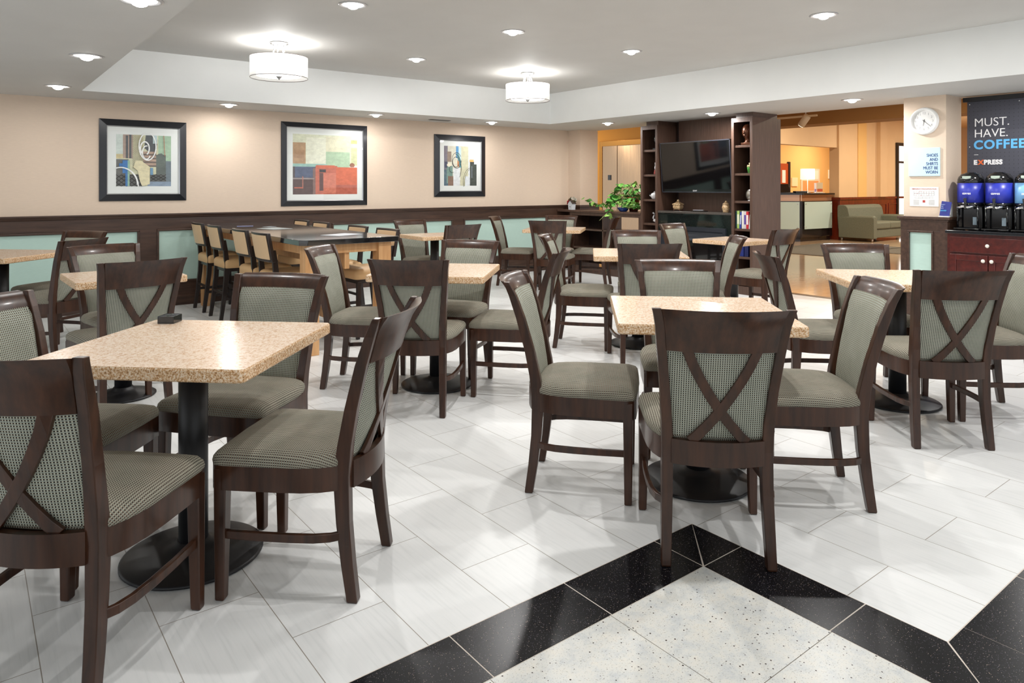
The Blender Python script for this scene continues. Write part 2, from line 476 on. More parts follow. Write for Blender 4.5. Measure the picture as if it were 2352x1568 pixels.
def elevator():
    t = thing('elevator', 'stainless steel elevator doors in an amber wall behind the plants', 'elevator', (10.1, 0, 0))
    y0, y1, h = 8.98, 10.02, 2.13
    f = MB()
    for a, b_, z0, z1 in ((y0 - 0.08, y0, 0, h + 0.10), (y1, y1 + 0.08, 0, h + 0.10), (y0, y1, h, h + 0.10)): f.box(-0.03, a, z0, 0.0, b_, z1)
    bronze = mat('bronze_door_frame', srgb(176, 124, 62), 0.25, 0.9)
    f.build('door_frame', bronze, t, bevel=0.003)
    st = mat('brushed_elevator_steel', srgb(178, 150, 122), 0.22, 1.0)
    st.node_tree.nodes['Principled BSDF'].inputs['Anisotropic'].default_value = 0.8; st.node_tree.nodes['Principled BSDF'].inputs['Anisotropic Rotation'].default_value = 0.25
    n = NT(st); nn = n.noise(n.coords((300, 300, 2)), 1.0, 2); r = n.ramp(nn, [(0.3, (0.18,) * 3 + (1,)), (0.7, (0.32,) * 3 + (1,))]); n.l(r, st.node_tree.nodes['Principled BSDF'].inputs['Roughness'])
    ym = 9.62
    MB().box(-0.012, y0 + 0.0, 0, 0.0, ym - 0.004, h).build('door_panel', st, t)
    MB().box(-0.02, ym + 0.004, 0, 0.0, y1, h).build('door_panel', st, t)
    MB().box(-0.03, 9.78, 1.46, -0.021, 9.86, 1.56).build('floor_indicator', M_BLACKG, t)
elevator()

# ================================================================== PICTURES ON THE WALL
def picture(label, x0, x1, z0, z1, fw, margin, polys):
    W_, H_ = x1 - x0, z1 - z0
    t = thing('framed_picture', label, 'picture', ((x0 + x1) / 2, WY, (z0 + z1) / 2), 0, None)
    f = MB(); hx, hz = W_ / 2, H_ / 2; d = 0.035
    o = [(-hx, -hz), (hx, -hz), (hx, hz), (-hx, hz)]
    ii = [(-hx + fw, -hz + fw), (hx - fw, -hz + fw), (hx - fw, hz - fw), (-hx + fw, hz - fw)]
    for k in range(4):
        a, b_ = o[k], o[(k + 1) % 4]; c, e = ii[(k + 1) % 4], ii[k]
        f.add([(a[0], 0, a[1]), (b_[0], 0, b_[1]), (b_[0], -0.012, b_[1]), (a[0], -0.012, a[1]),
               (c[0], -d, c[1]), (e[0], -d, e[1]), (c[0], -0.008, c[1]), (e[0], -0.008, e[1])],
              [(0, 1, 2, 3), (3, 2, 4, 5), (5, 4, 6, 7)])
    f.build('frame', M_FRAME, t)
    s_ = MB(); q = fw
    for k in range(4):
        a, b_ = ii[k], ii[(k + 1) % 4]
        s = 0.012
        ca = (a[0] * (1 - s / hx), a[1] * (1 - s / hz)); cb = (b_[0] * (1 - s / hx), b_[1] * (1 - s / hz))
        s_.add([(a[0], -0.024, a[1]), (b_[0], -0.024, b_[1]), (cb[0], -0.014, cb[1]), (ca[0], -0.014, ca[1])], [(0, 1, 2, 3)])
    s_.build('inner_fillet', M_SILVER, t)
    MB().box(-hx + fw * 0.9, -0.0125, -hz + fw * 0.9, hx - fw * 0.9, -0.002, hz - fw * 0.9).build('matboard', M_MATBOARD, t)
    # the print: flat coloured shapes (x right, y up, 0..1), later shapes on top
    pw, ph = W_ - 2 * margin, H_ - 2 * margin
    cols = []; g = MB()
    for k, (pts, c) in enumerate(polys):
        if c not in cols: cols.append(c)
        yy = -0.0128 - 0.00003 * k
        n = len(pts)
        g.add([((x - 0.5) * pw, yy, (y - 0.5) * ph) for x, y in pts], [tuple(range(n))], cols.index(c))
    ms = []
    for c in cols:
        key = 'print_ink_%d_%d_%d' % c
        if key not in MATS:
            m = mat(key, srgb(*c), 0.6); tt = NT(m)
            nz = tt.noise(tt.coords((14, 14, 22)), 1.0, 6, 0.75)
            d_ = tuple(x * 0.84 for x in srgb(*c)[:3]) + (1,); l_ = tuple(min(1, x * 1.12 + 0.02) for x in srgb(*c)[:3]) + (1,)
            tt.color(tt.ramp(nz, [(0.3, d_), (0.65, l_)]))
        ms.append(MATS[key])
    g.build('art_print', ms, t)
    gm = bpy.data.materials.get('thin_clear_glass')
    if gm is None:
        gm = bpy.data.materials.new('thin_clear_glass'); gm.use_nodes = True
        nt = gm.node_tree; nt.nodes.clear()
        out = nt.nodes.new('ShaderNodeOutputMaterial'); tr = nt.nodes.new('ShaderNodeBsdfTransparent'); gs = nt.nodes.new('ShaderNodeBsdfGlossy')
        gs.inputs['Roughness'].default_value = 0.01
        mx = nt.nodes.new('ShaderNodeMixShader'); mx.inputs[0].default_value = 0.06
        nt.links.new(tr.outputs[0], mx.inputs[1]); nt.links.new(gs.outputs[0], mx.inputs[2]); nt.links.new(mx.outputs[0], out.inputs[0])
    MB().add([(-hx + fw, -0.0175, -hz + fw), (hx - fw, -0.0175, -hz + fw), (hx - fw, -0.0175, hz - fw), (-hx + fw, -0.0175, hz - fw)], [(0, 1, 2, 3)]).build('glass', gm, t)
    return t
def R_(x0, y0, x1, y1): return [(x0, y0), (x1, y0), (x1, y1), (x0, y1)]
def stroke(pts, w, c):
    out = []
    P = [Vector(p) for p in pts]
    for i in range(len(P) - 1):
        d = (P[i + 1] - P[i]).normalized(); n = Vector((-d.y, d.x)) * w / 2; e = d * w * 0.2
        out.append(([tuple(P[i] - n - e), tuple(P[i + 1] - n + e), tuple(P[i + 1] + n + e), tuple(P[i] + n - e)], c))
    return out
def arc(cx, cy, rx, ry, a0, a1, n=18): return [(cx + rx * math.cos(math.radians(a0 + (a1 - a0) * i / n)), cy + ry * math.sin(math.radians(a0 + (a1 - a0) * i / n))) for i in range(n + 1)]
def blot(cx, cy, rx, ry, n=16, seed=1, j=0.25):
    r = random.Random(seed)
    return [(cx + rx * math.cos(2 * PI * i / n) * (1 - j * r.random()), cy + ry * math.sin(2 * PI * i / n) * (1 - j * r.random())) for i in range(n)]
def hatch(x0, y0, x1, y1, nx, ny, w, c):
    o = []
    dx, dy = (x1 - x0) / nx, (y1 - y0) / ny
    for i in range(nx):
        for j in range(ny):
            a, b_ = x0 + i * dx, y0 + j * dy
            o += stroke([(a, b_), (a + dx, b_ + dy)], w, c) + stroke([(a, b_ + dy), (a + dx, b_)], w, c)
    return o
SG = (62, 66, 68)
art1 = [(R_(0, 0, 1, 1), (206, 206, 172)), (R_(0, .52, .14, 1), (200, 212, 205)), (R_(0, .53, .14, .62), (205, 190, 140)),
        (R_(.12, .54, .30, 1), (166, 142, 126)), (R_(.17, .54, .21, .98), SG), (R_(.23, .54, .27, 1), SG),
        (R_(.76, .2, 1, 1), (160, 190, 160)), ([(.50, .75), (.53, 1), (.66, 1), (.74, .84), (.72, .68), (.6, .66)], SG), (R_(.66, .84, .74, 1), (186, 206, 208)),
        (R_(0, .2, .22, .52), (92, 92, 86)), (R_(0, 0, .48, .23), (84, 84, 80)),
        (R_(.72, .22, .9, .62), (78, 88, 80)), (blot(.80, .5, .1, .17, 20, 3), (88, 100, 90)), (R_(.9, .05, 1, .5), (96, 112, 120)), (R_(.60, .09, .90, .23), (86, 90, 86)),
        (R_(.56, 0, 1, .09), (130, 150, 172))]
for i in range(4): art1.append((R_(.48, .38 + i * .075, .72, .41 + i * .075), (100, 82, 72))); art1.append((R_(.48, .41 + i * .075, .72, .455 + i * .075), (178, 150, 128)))
art1 += hatch(.29, .35, .48, 1, 6, 18, .006, (168, 158, 124)) + hatch(0, 0, .46, .22, 5, 3, .012, (48, 48, 46)) + hatch(.62, .11, .9, .23, 3, 2, .012, (48, 48, 46))
art1 += [(R_(.05, .38, .2, .44), (66, 116, 176)), (R_(.11, .25, .2, .5), (70, 122, 182)), (R_(.16, 0, .21, .26), (74, 124, 180)), (R_(.2, 0, .235, .5), (150, 186, 166)),
         ([(.46, .0), (.42, .1), (.38, .3), (.24, .42), (.3, .36), (.34, .5), (.44, .5), (.6, .38), (.6, .04)], (222, 214, 178)), (R_(.61, .22, .66, .36), (110, 150, 180))]
art1 += stroke([(.86, 1), (.87, .8), (.88, .6)], .012, (170, 110, 88))
art1 += stroke(arc(.56, .78, .155, .27, 0, 360, 30), .022, (238, 240, 238)) + stroke(arc(.51, .74, .08, .13, -60, 230, 20), .025, (238, 240, 238)) + stroke(arc(.54, .66, .075, .13, 80, 330, 16), .022, (238, 240, 238))
art1 += stroke(arc(.08, .0, .31, .36, 0, 105, 20), .022, (238, 240, 238)) + stroke(arc(.05, .03, .32, .33, 0, 95, 20), .014, (232, 236, 236))
picture('square abstract print with white loops in black frame above beige wainscot, left of red one', 1.143, 2.006, 1.178, 2.057, 0.07, 0.16, art1)
art2 = [(R_(0, .48, 1, 1), (214, 218, 192)), (R_(.2, .5, .52, .95), (224, 226, 206)), (R_(.5, .46, .88, .73), (170, 196, 164)), (R_(.5, .72, .9, .98), (220, 218, 190)),
        (R_(.9, .5, 1, .8), (202, 206, 160)), (R_(.9, .87, 1, .93), (190, 196, 130)), (R_(0, .5, .19, .86), (178, 144, 108)), (R_(.02, .6, .17, .74), (166, 130, 96)), (R_(0, .46, .52, .51), (150, 190, 180)),
        (R_(0, 0, .34, .46), (80, 66, 66)), (R_(.03, .28, .33, .46), (78, 90, 118)), (R_(0, .0, .3, .26), (84, 58, 54)), (R_(.3, 0, .52, .44), (128, 100, 92)), (R_(.34, 0, .68, .48), (190, 100, 76)),
        (R_(.46, .02, .68, .36), (206, 120, 96)), (R_(.66, 0, 1, .46), (206, 100, 62)), (R_(.66, 0, 1, .16), (180, 92, 70)), (R_(.35, .44, .64, .49), (204, 100, 66)), (R_(.40, .37, .5, .42), (40, 36, 40)), (R_(.40, .06, .46, .36), (92, 58, 54)),
        (blot(.92, .5, .05, .045, 12, 5), (150, 96, 70)), (R_(.0, .25, .32, .275), (150, 140, 138)), (R_(.14, .1, .155, .3), (176, 110, 92)), (R_(.02, .1, .15, .12), (188, 96, 70))]
picture('wide abstract print in orange red and pale green in black frame, middle of the wall', 3.094, 4.248, 1.09, 2.136, 0.062, 0.145, art2)
art3 = [(R_(0, 0, 1, 1), (218, 216, 198)), (R_(.5, 0, .74, 1), (208, 206, 176)), (R_(.74, 0, 1, 1), (226, 230, 232)), (R_(.28, 0, .48, .45), (222, 226, 228)), (R_(0, .38, .11, 1), (120, 116, 128)),
        (R_(.1, .6, .22, .86), (150, 132, 116)), (R_(0, 0, .14, .4), (86, 110, 124)), (R_(.08, .06, .26, .5), (120, 150, 140)), (R_(.12, 0, .28, .24), (138, 112, 96)), (R_(.02, .45, .10, .6), (66, 72, 96)),
        (R_(.36, .7, .44, 1), (88, 150, 196)), (R_(.44, .45, .52, .98), (196, 218, 220)), ([(.38, .82), (.44, .82), (.52, .6), (.52, .46), (.46, .46)], (92, 150, 156)), ([(.4, .66), (.46, .6), (.46, .46), (.40, .5)], (202, 140, 96)),
        (R_(.79, 0, 1, .55), (66, 74, 66)), (R_(.79, .54, .92, .62), (62, 68, 62)), (R_(.78, .61, .91, .67), (236, 180, 108)), (R_(.84, .2, .86, .5), (130, 140, 150)), (blot(.16, .52, .09, .05, 12, 6), (232, 226, 204)), (R_(.64, 0, .78, .24), (222, 228, 232))]
art3 += stroke(arc(.38, .64, .14, .2, 30, 360, 24), .012, (38, 38, 40)) + stroke(arc(.36, .6, .1, .13, 0, 360, 22), .012, (38, 38, 40)) + stroke(arc(.30, .45, .22, .36, -40, 80, 20), .012, (38, 38, 40))
art3 += stroke(arc(.84, .1, .26, .36, 100, 200, 14), .01, (52, 56, 50)) + stroke(arc(.86, .06, .24, .38, 105, 190, 14), .008, (70, 74, 66)) + stroke(arc(.24, .42, .08, .09, 120, 300, 10), .01, (38, 38, 40))
picture('small abstract print with black loops in black frame, right of the red one', 5.292, 6.181, 1.186, 2.079, 0.078, 0.16, art3)

# ================================================================== DINING CHAIR
def post_y(z):
    pts = [(0, 0), (.12, .018), (.25, .033), (.40, .040), (.50, .028), (.62, .004), (.765, -.034), (.86, -.066), (.92, -.092)]
    for (a, p), (b_, q) in zip(pts[:-1], pts[1:]):
        if z <= b_: return p + (q - p) * (z - a) / (b_ - a)
    return pts[-1][1]
def post_x(z):
    pts = [(0, .181), (.25, .174), (.44, .172), (.60, .183), (.765, .200), (.86, .210), (.905, .219), (.92, .224)]
    for (a, p), (b_, q) in zip(pts[:-1], pts[1:]):
        if z <= b_: return p + (q - p) * (z - a) / (b_ - a)
    return pts[-1][1]
def rect(cx, cy, z, w, d): return [(cx - w / 2, cy - d / 2, z), (cx + w / 2, cy - d / 2, z), (cx + w / 2, cy + d / 2, z), (cx - w / 2, cy + d / 2, z)]
def bow(x, b_=0.040, h=0.2): return -b_ * max(0.0, 1 - (x / h) ** 2)

def make_chair():
    t = thing('dining_chair', 'x', 'chair')
    # seat outline (half), y from rear to front
    half = [(0.0, .018), (.10, .02), (.172, .03), (.199, .055), (.218, .10), (.230, .16), (.235, .24), (.237, .34), (.238, .42), (.234, .448), (.218, .461), (.12, .466), (0.0, .470)]
    outline = half + [(-x, y) for x, y in half[-2:0:-1]]
    cx, cy = 0.0, .245
    c = MB(); secs = []
    for s_, z in ((.97, .430), (1.0, .437), (1.008, .448), (.995, .462), (.955, .474), (.86, .484), (.66, .492), (.40, .496), (.12, .497)):
        secs.append([(cx + (x - cx) * s_, cy + (y - cy) * s_, z) for x, y in outline])
    c.loft(secs, 0, True)
    so = c.build('seat', M_FABS, t); sme = so.data; uvl = sme.uv_layers.new(name='cloth'); no = len(outline)
    for lp in sme.loops:
        vi = lp.vertex_index; px, py_ = outline[vi % no]; zz = sme.vertices[vi].co.z
        sc_ = (.97, 1.0, 1.008, .995, .955, .86, .66, .40, .12)[min(vi // no, 8)]
        g_ = 1.0 + (.464 - zz) / .235 if zz < .463 else sc_
        uvl.data[lp.index].uv = (cx + (px - cx) * g_, 4.0 + cy + (py_ - cy) * g_)
    f = MB(); n = len(outline)
    inn = [(x * .90, cy + (y - cy) * .90) for x, y in outline]
    vs = [(x, y, z) for z in (.358, .436) for x, y in outline] + [(x, y, z) for z in (.358, .436) for x, y in inn]
    fs = []
    for i in range(n):
        j = (i + 1) % n
        fs += [(i, j, n + j, n + i), (2 * n + j, 2 * n + i, 3 * n + i, 3 * n + j), (j, i, 2 * n + i, 2 * n + j), (n + i, n + j, 3 * n + j, 3 * n + i)]
    f.add(vs, fs, 0, True); o = f.build('seat_frame', M_WOOD, t); o.data.set_sharp_from_angle(angle=math.radians(45))
    for sgn in (-1, 1):
        l = MB(); secs = []
        for z, w, d in ((0, .030, .032), (.006, .034, .036), (.12, .037, .040), (.25, .038, .045), (.40, .040, .052), (.50, .038, .046), (.62, .034, .042), (.765, .033, .038), (.86, .033, .032), (.905, .033, .026), (.920, .032, .023)):
            secs.append(rect(sgn * post_x(z), post_y(z), z, w, d))
        l.loft(secs); l.build('leg', M_WOOD, t, bevel=0.003)
    for sgn in (-1, 1):
        l = MB(); secs = []
        for z, w, y in ((0, .027, .429), (.006, .031, .429), (.2, .037, .429), (.425, .042, .428)):
            secs.append(rect(sgn * (.2375 - w / 2), y, z, w, w))
        l.loft(secs); l.build('leg', M_WOOD, t, bevel=0.004)
    # crest rail, bowed to the rear, its upper edge rolled back
    r = MB(); nx = 12; prof = [(.768, 0), (.80, 0), (.84, 0), (.875, -.001), (.90, -.006), (.918, -.015)]
    th = 0.020
    F_, B_ = [], []
    for z, dy in prof:
        zx = post_x(z) - .015
        F_.append([(zx * (2 * i / nx - 1), post_y(z) + dy + .004 + bow(zx * (2 * i / nx - 1)), z) for i in range(nx + 1)])
        B_.append([(zx * (2 * i / nx - 1), post_y(z) + dy - th + .004 + bow(zx * (2 * i / nx - 1)), z + (0.004 if z > .9 else 0)) for i in range(nx + 1)])
    secs = []
    for i in range(nx + 1):
        secs.append([row[i] for row in F_] + [row[i] for row in reversed(B_)])
    r.loft(secs, 0, True); o = r.build('top_rail', M_WOOD, t); o.data.set_sharp_from_angle(angle=math.radians(50))
    # lower back rail
    r = MB(); secs = []
    for i in range(nx + 1):
        x = .160 * (2 * i / nx - 1); y = post_y(.4) - .018 + bow(x, .036, .17)
        secs.append([(x, y + .011, .356), (x, y - .011, .356), (x, y - .011, .443), (x, y + .011, .443)])
    r.loft(secs, 0, True); o = r.build('bottom_rail', M_WOOD, t); o.data.set_sharp_from_angle(angle=math.radians(50))
    # crossing slats
    key = [(.775, -.118), (.72, -.096), (.665, -.068), (.61, -.036), (.555, 0.0), (.505, .038), (.465, .072), (.440, .098)]
    for sgn in (-1, 1):
        r = MB(); secs = []
        for k, (z, x) in enumerate(key):
            z2, x2 = key[min(k + 1, len(key) - 1)]; z1, x1 = key[max(k - 1, 0)]
            d = Vector((x2 - x1, z2 - z1)).normalized(); nn = Vector((-d.y, d.x)) * .0175
            sec = []
            for q, dd in ((1, .0), (1, -.013), (-1, -.013), (-1, .0)):
                px, pz = x + nn.x * q, z + nn.y * q
                y = post_y(pz) - .001 + dd + bow(px) + (0.0010 if sgn > 0 else 0)
                sec.append((px * sgn, y, pz))
            secs.append(sec)
        r.loft(secs, 0, False); r.build('cross_slat', M_WOOD, t, bevel=0.0015, seg=1)
    # upholstered back pad
    p = MB(); nx, nz = 14, 12; z0, z1 = .452, .862
    Fr, Bk = [], []
    for j in range(nz + 1):
        v = j / nz; z = z0 + (z1 - z0) * v
        hw = post_x(z) - .0155
        rf, rb = [], []
        for i in range(nx + 1):
            u = 2 * i / nx - 1
            e = 0.0
            rr = .10
            au = max(0, abs(u) - (1 - rr)) / rr; av = max(0, v - .93) / .07
            hh = hw * (1 - .05 * av * av)
            edge = max(au, av) ** 2
            x = u * hh
            yc = post_y(z) + bow(x, .030)
            fr_ = .020 + .011 * (1 - abs(u) ** 2.5) * (1 - (2 * v - 1) ** 4) - .012 * edge
            bk_ = .004 + .012 * (1 - abs(u) ** 2.5) * (1 - (2 * v - 1) ** 4)
            if z > .76: bk_ = -.006
            rf.append((x, yc + fr_, z)); rb.append((x, yc - bk_ + .004, z))
        Fr.append(rf); Bk.append(rb)
    vs = [q for row in Fr for q in row] + [q for row in Bk for q in row]; N = (nx + 1) * (nz + 1); fs = []
    for j in range(nz):
        for i in range(nx):
            a = j * (nx + 1) + i
            fs += [(a, a + 1, a + nx + 2, a + nx + 1), (N + a + 1, N + a, N + a + nx + 1, N + a + nx + 2)]
    for i in range(nx):
        a = i; b_ = nz * (nx + 1) + i
        fs += [(a + 1, a, N + a, N + a + 1), (b_, b_ + 1, N + b_ + 1, N + b_)]
    for j in range(nz):
        a = j * (nx + 1); b_ = a + nx
        fs += [(a, a + nx + 1, N + a + nx + 1, N + a), (b_ + nx + 1, b_, N + b_, N + b_ + nx + 1)]
    p.add(vs, fs, 0, True); o = p.build('backrest', M_FABX, t); o.data.set_sharp_from_angle(angle=math.radians(60))
    # side stretchers bend in towards the rear legs
    for sgn in (-1, 1):
        r = MB(); secs = []
        for x, y in ((.219, .420), (.223, .30), (.222, .20), (.216, .12), (.203, .07), (.180, .034)):
            secs.append([(sgn * (x - .008), y, .197), (sgn * (x + .008), y, .197), (sgn * (x + .008), y, .224), (sgn * (x - .008), y, .224)])
        r.loft(secs, 0, False); r.build('stretcher', M_WOOD, t, bevel=0.003)
    return t

CH = [  # name of table set, x, y, facing degrees, label
 ('A', 0.130, 2.223, 46.0, 'cross-back chair cropped by the left frame edge, nearest the camera'),
 ('A', 1.123, 2.238, 135.0, 'cross-back chair at the right side of the table with black caddy, back turned sideways'),
 ('A', 1.112, 3.225, 220.0, 'chair on the far side of the table with black caddy, pad facing camera'),
 ('A', 0.122, 3.192, -43.0, 'chair at the left side of the table with black caddy, cut by the frame'),
 ('B', 2.091, 1.511, 47.0, 'cross-back chair with its rear legs on the black granite floor corner'),
 ('B', 2.093, 2.512, -49.0, 'chair at the left side of the granite table nearest the black floor corner'),
 ('B', 3.072, 1.514, 136.0, 'chair at the right side of the granite table nearest the black floor corner'),
 ('B', 3.106, 2.492, 227.0, 'pad-facing chair across the granite table nearest the black floor corner'),
 ('C', 3.978, 1.460, 48.6, 'cross-back chair seen from behind in front of the mahogany coffee cabinet'),
 ('C', 3.995, 2.424, -43.0, 'cross-back chair at the left side of the right-hand table, before the lobby opening'),
 ('C', 4.950, 1.464, 136.0, 'chair cut by the right frame edge, in front of the coffee cabinet'),
 ('C', 4.984, 2.421, 229.0, 'pad-facing chair on the far side of the right-hand table, before the lobby sofa'),
 ('D', 2.062, 3.595, 45.6, 'cross-back chair seen from behind right of the caddy table, before the oak table'),
 ('D', 2.005, 4.572, -45.0, 'chair with striped-looking pad in front of the oak legs of the tall table'),
 ('D', 3.009, 3.506, 130.0, 'chair facing left in the middle of the room, leaning back towards another chair back'),
 ('D', 3.001, 4.428, 213.0, 'pad-facing chair between the tall oak table and the centre granite table'),
 ('E', 3.998, 3.512, 52.0, 'cross-back chair seen from behind in front of the fireplace, partly behind a pad-facing chair'),
 ('E', 4.005, 4.518, -49.0, 'chair facing right in the centre, its back next to another chair back'),
 ('E', 4.978, 3.519, 137.0, 'chair facing left in front of the small table by the bookcase'),
 ('E', 4.975, 4.474, 236.0, 'pad-facing chair left of the fireplace, behind a cross-back chair'),
 ('F', 5.660, 6.540, 36.0, 'cross-back chair seen from behind at the far table by the low shelf unit'),
 ('F', 5.832, 7.742, -52.0, 'chair facing right against the mint wall panel at the far table'),
 ('F', 6.854, 6.701, 125.0, 'chair facing left in front of the low open shelf unit'),
 ('F', 6.658, 7.453, 216.0, 'pad-facing chair on the far side of the far table, left of the low shelf unit'),
 ('G', 6.262, 5.040, 275.0, 'pad-facing chair in front of the black firebox'),
 ('G', 6.312, 3.872, 91.0, 'cross-back chair right of the small table, in front of the dark bookcase side'),
 ('H', 0.790, 4.500, 100.0, 'cross-back chair seen from behind at the small table behind the caddy'),
 ('H', 0.814, 5.628, 283.0, 'pad-facing chair on the far side of the small table behind the caddy'),
 ('I', 0.700, 6.528, 130.0, 'cross-back chair facing left at the far left table'),
 ('I', 0.823, 7.502, 219.0, 'chair close to the mint wall on the far side of the far left table'),
 ('I', -0.220, 6.800, 45.0, 'chair at the near side of the far left table, mostly outside the frame'),
 ('J', 4.365, 7.570, 275.0, 'pad-facing chair against the mint wall, right of the tall table'),
 ('J', 4.293, 6.470, 92.0, 'cross-back chair at the small table by the mint wall, behind a pad-facing chair'),
]
GRP = {'A': 'chairs around the table with the caddy', 'B': 'chairs around the nearest right table', 'C': 'chairs around the right-hand table', 'D': 'chairs around the centre-left table',
       'E': 'chairs around the centre table', 'F': 'chairs around the far table by the shelves', 'G': 'chairs at the small table by the fireplace', 'H': 'chairs at the small table behind the caddy',
       'I': 'chairs around the far left table', 'J': 'chairs at the small table by the mint wall'}
chair0 = make_chair()
register(chair0)
for i, (g, x, y, a, lab) in enumerate(CH):
    rz = math.radians(a) - PI / 2
    if i == 0:
        chair0.location = (x, y, 0.0015); chair0.rotation_euler = (0, 0, rz); chair0['label'] = lab; chair0['group'] = GRP[g]
    else:
        dup(chair0, (x, y, 0.0015 if g in 'AB' and i in (4,) else 0.0005), rz, lab, GRP[g])
chair0.location.z = 0.0005

# ================================================================== GRANITE TABLES
def make_table(size, rb, cham=0.012, lab='x'):
    t = thing('granite_table', lab, 'table')
    h = size / 2; c = cham
    pts = [(-h + c, -h), (h - c, -h), (h, -h + c), (h, h - c), (h - c, h), (-h + c, h), (-h, h - c), (-h, -h + c)]
    b = MB(); b.prism([(x * .985, y * .985) for x, y in pts], .733, .775, 0, None, 1)
    # rounded edge in three layers
    b = MB()
    layers = [(.988, .732), (1.0, .737), (1.0, .768), (.993, .775)]
    secs = [[(x * s_, y * s_, z) for x, y in pts] for s_, z in layers]
    b.loft(secs, 1, False, False)
    n = len(pts)
    b.add([(x * .993, y * .993, .775) for x, y in pts], [tuple(range(n))], 0)
    b.add([(x * .988, y * .988, .732) for x, y in pts], [tuple(range(n - 1, -1, -1))], 1)
    b.build('tabletop', [M_GTOP, M_GEDGE], t)
    p = MB(); p.lathe([(.050, .03), (.050, .728)], 32); p.build('pedestal', M_BLACKM, t)
    d = MB(); d.lathe([(rb * .98, 0), (rb, .004), (rb, .010), (rb * .97, .014), (rb * .75, .026), (rb * .45, .040), (.062, .050), (.056, .060), (.050, .062)], 56); d.build('base', M_BLACKM, t)
    m = MB(); m.box(-.16, -.03, .720, .16, .03, .732); m.box(-.03, -.16, .7205, .03, .16, .7315); m.build('bracket', M_BLACKM, t)
    return t
TB = [(.662, 2.735, 46.5, 'large', 'square beige granite table with a black caddy on it, front left'),
      (2.640, 2.020, 46.5, 'large', 'square beige granite table nearest the black floor corner'),
      (4.579, 1.992, 45.0, 'large', 'square granite table at the right, in front of the clock column'),
      (2.531, 4.078, 45.5, 'large', 'square granite table right of the tall oak-legged table'),
      (4.527, 4.078, 46.0, 'large', 'square granite table in the centre, left of the fireplace chairs'),
      (6.24, 7.09, 41.0, 'large', 'granite table at the far end before the low shelf unit'),
      (.26, 7.26, 45.0, 'large', 'granite table cut by the left frame edge near the mint wall'),
      (6.45, 4.47, 0.0, 'small', 'small granite table in front of the fireplace and bookcase'),
      (.81, 5.08, 2.0, 'small', 'small granite table behind the caddy table, left side'),
      (4.33, 7.03, -4.0, 'small', 'small granite table by the mint wall, beside the tall table')]
big = None; small = None
for x, y, a, kind, lab in TB:
    rz = math.radians(a)
    if kind == 'large':
        if big is None:
            big = make_table(.755, .240); big.location = (x, y, 0.0005); big.rotation_euler = (0, 0, rz); big['label'] = lab; big['group'] = 'square granite dining tables'; register(big)
        else: dup(big, (x, y, 0.0005), rz, lab, 'square granite dining tables')
for x, y, a, kind, lab in TB:
    rz = math.radians(a)
    if kind == 'small':
        if small is None:
            small = make_table(.61, .19); small.location = (x, y, 0.0005); small.rotation_euler = (0, 0, rz); small['label'] = lab; small['group'] = 'small granite two-seat tables'; register(small)
        else: dup(small, (x, y, 0.0005), rz, lab, 'small granite two-seat tables')

# caddy on the first table
def caddy():
    t = thing('sugar_caddy', 'small black square caddy on the corner of the front left granite table', 'caddy', (.675, 3.165, .7758), math.radians(50)); t.scale = (.75, .75, .65)
    b = MB(); b.box(-.045, -.045, 0, .045, .045, .006); w = .004
    for x0, y0, x1, y1 in ((-.045, -.045, .045, -.045 + w), (-.045, .045 - w, .045, .045), (-.045, -.045 + w, -.045 + w, .045 - w), (.045 - w, -.045 + w, .045, .045 - w)): b.box(x0, y0, .006, x1, y1, .046)
    b.build('box', M_BLACKG, t, bevel=0.001)
    MB().box(-.040, -.040, .007, .040, .040, .043).build('packets', mat('dark_packets', srgb(50, 50, 56), 0.5), t)
    b = MB()
    b.box(-.041, -.002, .0435, .041, .002, .046); b.box(-.002, -.041, .0435, .002, .041, .046)
    b.build('divider', M_BLACKG, t)
caddy()

# ================================================================== TALL TABLE AND STOOLS
def tall_table():
    t = thing('counter_height_table', 'long counter-height table with black top and light oak legs by the wall', 'table', (2.49, 6.9, 0.0005))
    x0, x1, y0, y1, c = -.425, .425, -1.60, 1.62, .05
    pts = [(x0 + c, y0), (x1 - c * .2, y0), (x1, y0 + c * .2), (x1, y1), (x0, y1), (x0, y0 + c)]
    top = mat('black_polished_top', srgb(20, 21, 24), 0.07, coat=0.6, spec=0.7)
    b = MB(); b.prism(pts, .872, .915); b.build('tabletop', top, t, bevel=0.003)
    lw = .115
    for lx in (x0 + .05, x1 - .05 - lw):
        for ly in (y0 + .05, y1 - .10 - lw):
            MB().box(lx, ly, 0, lx + lw, ly + lw, .871).build('leg', M_OAK, t, bevel=0.003)
    a = MB(); a.box(x0 + .05 + lw, y0 + .08, .795, x1 - .05 - lw, y0 + .105, .871); a.build('apron', M_OAK, t)
    a = MB(); a.box(x0 + .05 + lw, y1 - .14, .795, x1 - .05 - lw, y1 - .115, .871); a.build('apron', M_OAK, t)
    for xx in (x0 + .075, x1 - .10): MB().box(xx, y0 + .05 + lw, .795, xx + .025, y1 - .10 - lw, .871).build('apron', M_OAK, t)
    MB().box(-.02, y0 + .105, .66, .02, y1 - .14, .795).build('centre_panel', M_OAK, t)
    MB().box(-.02, y0 + .17, .20, .02, y1 - .22, .28).build('centre_beam', M_OAK, t)
    for xy in ((-.06, .0), ): pass
tall_table()
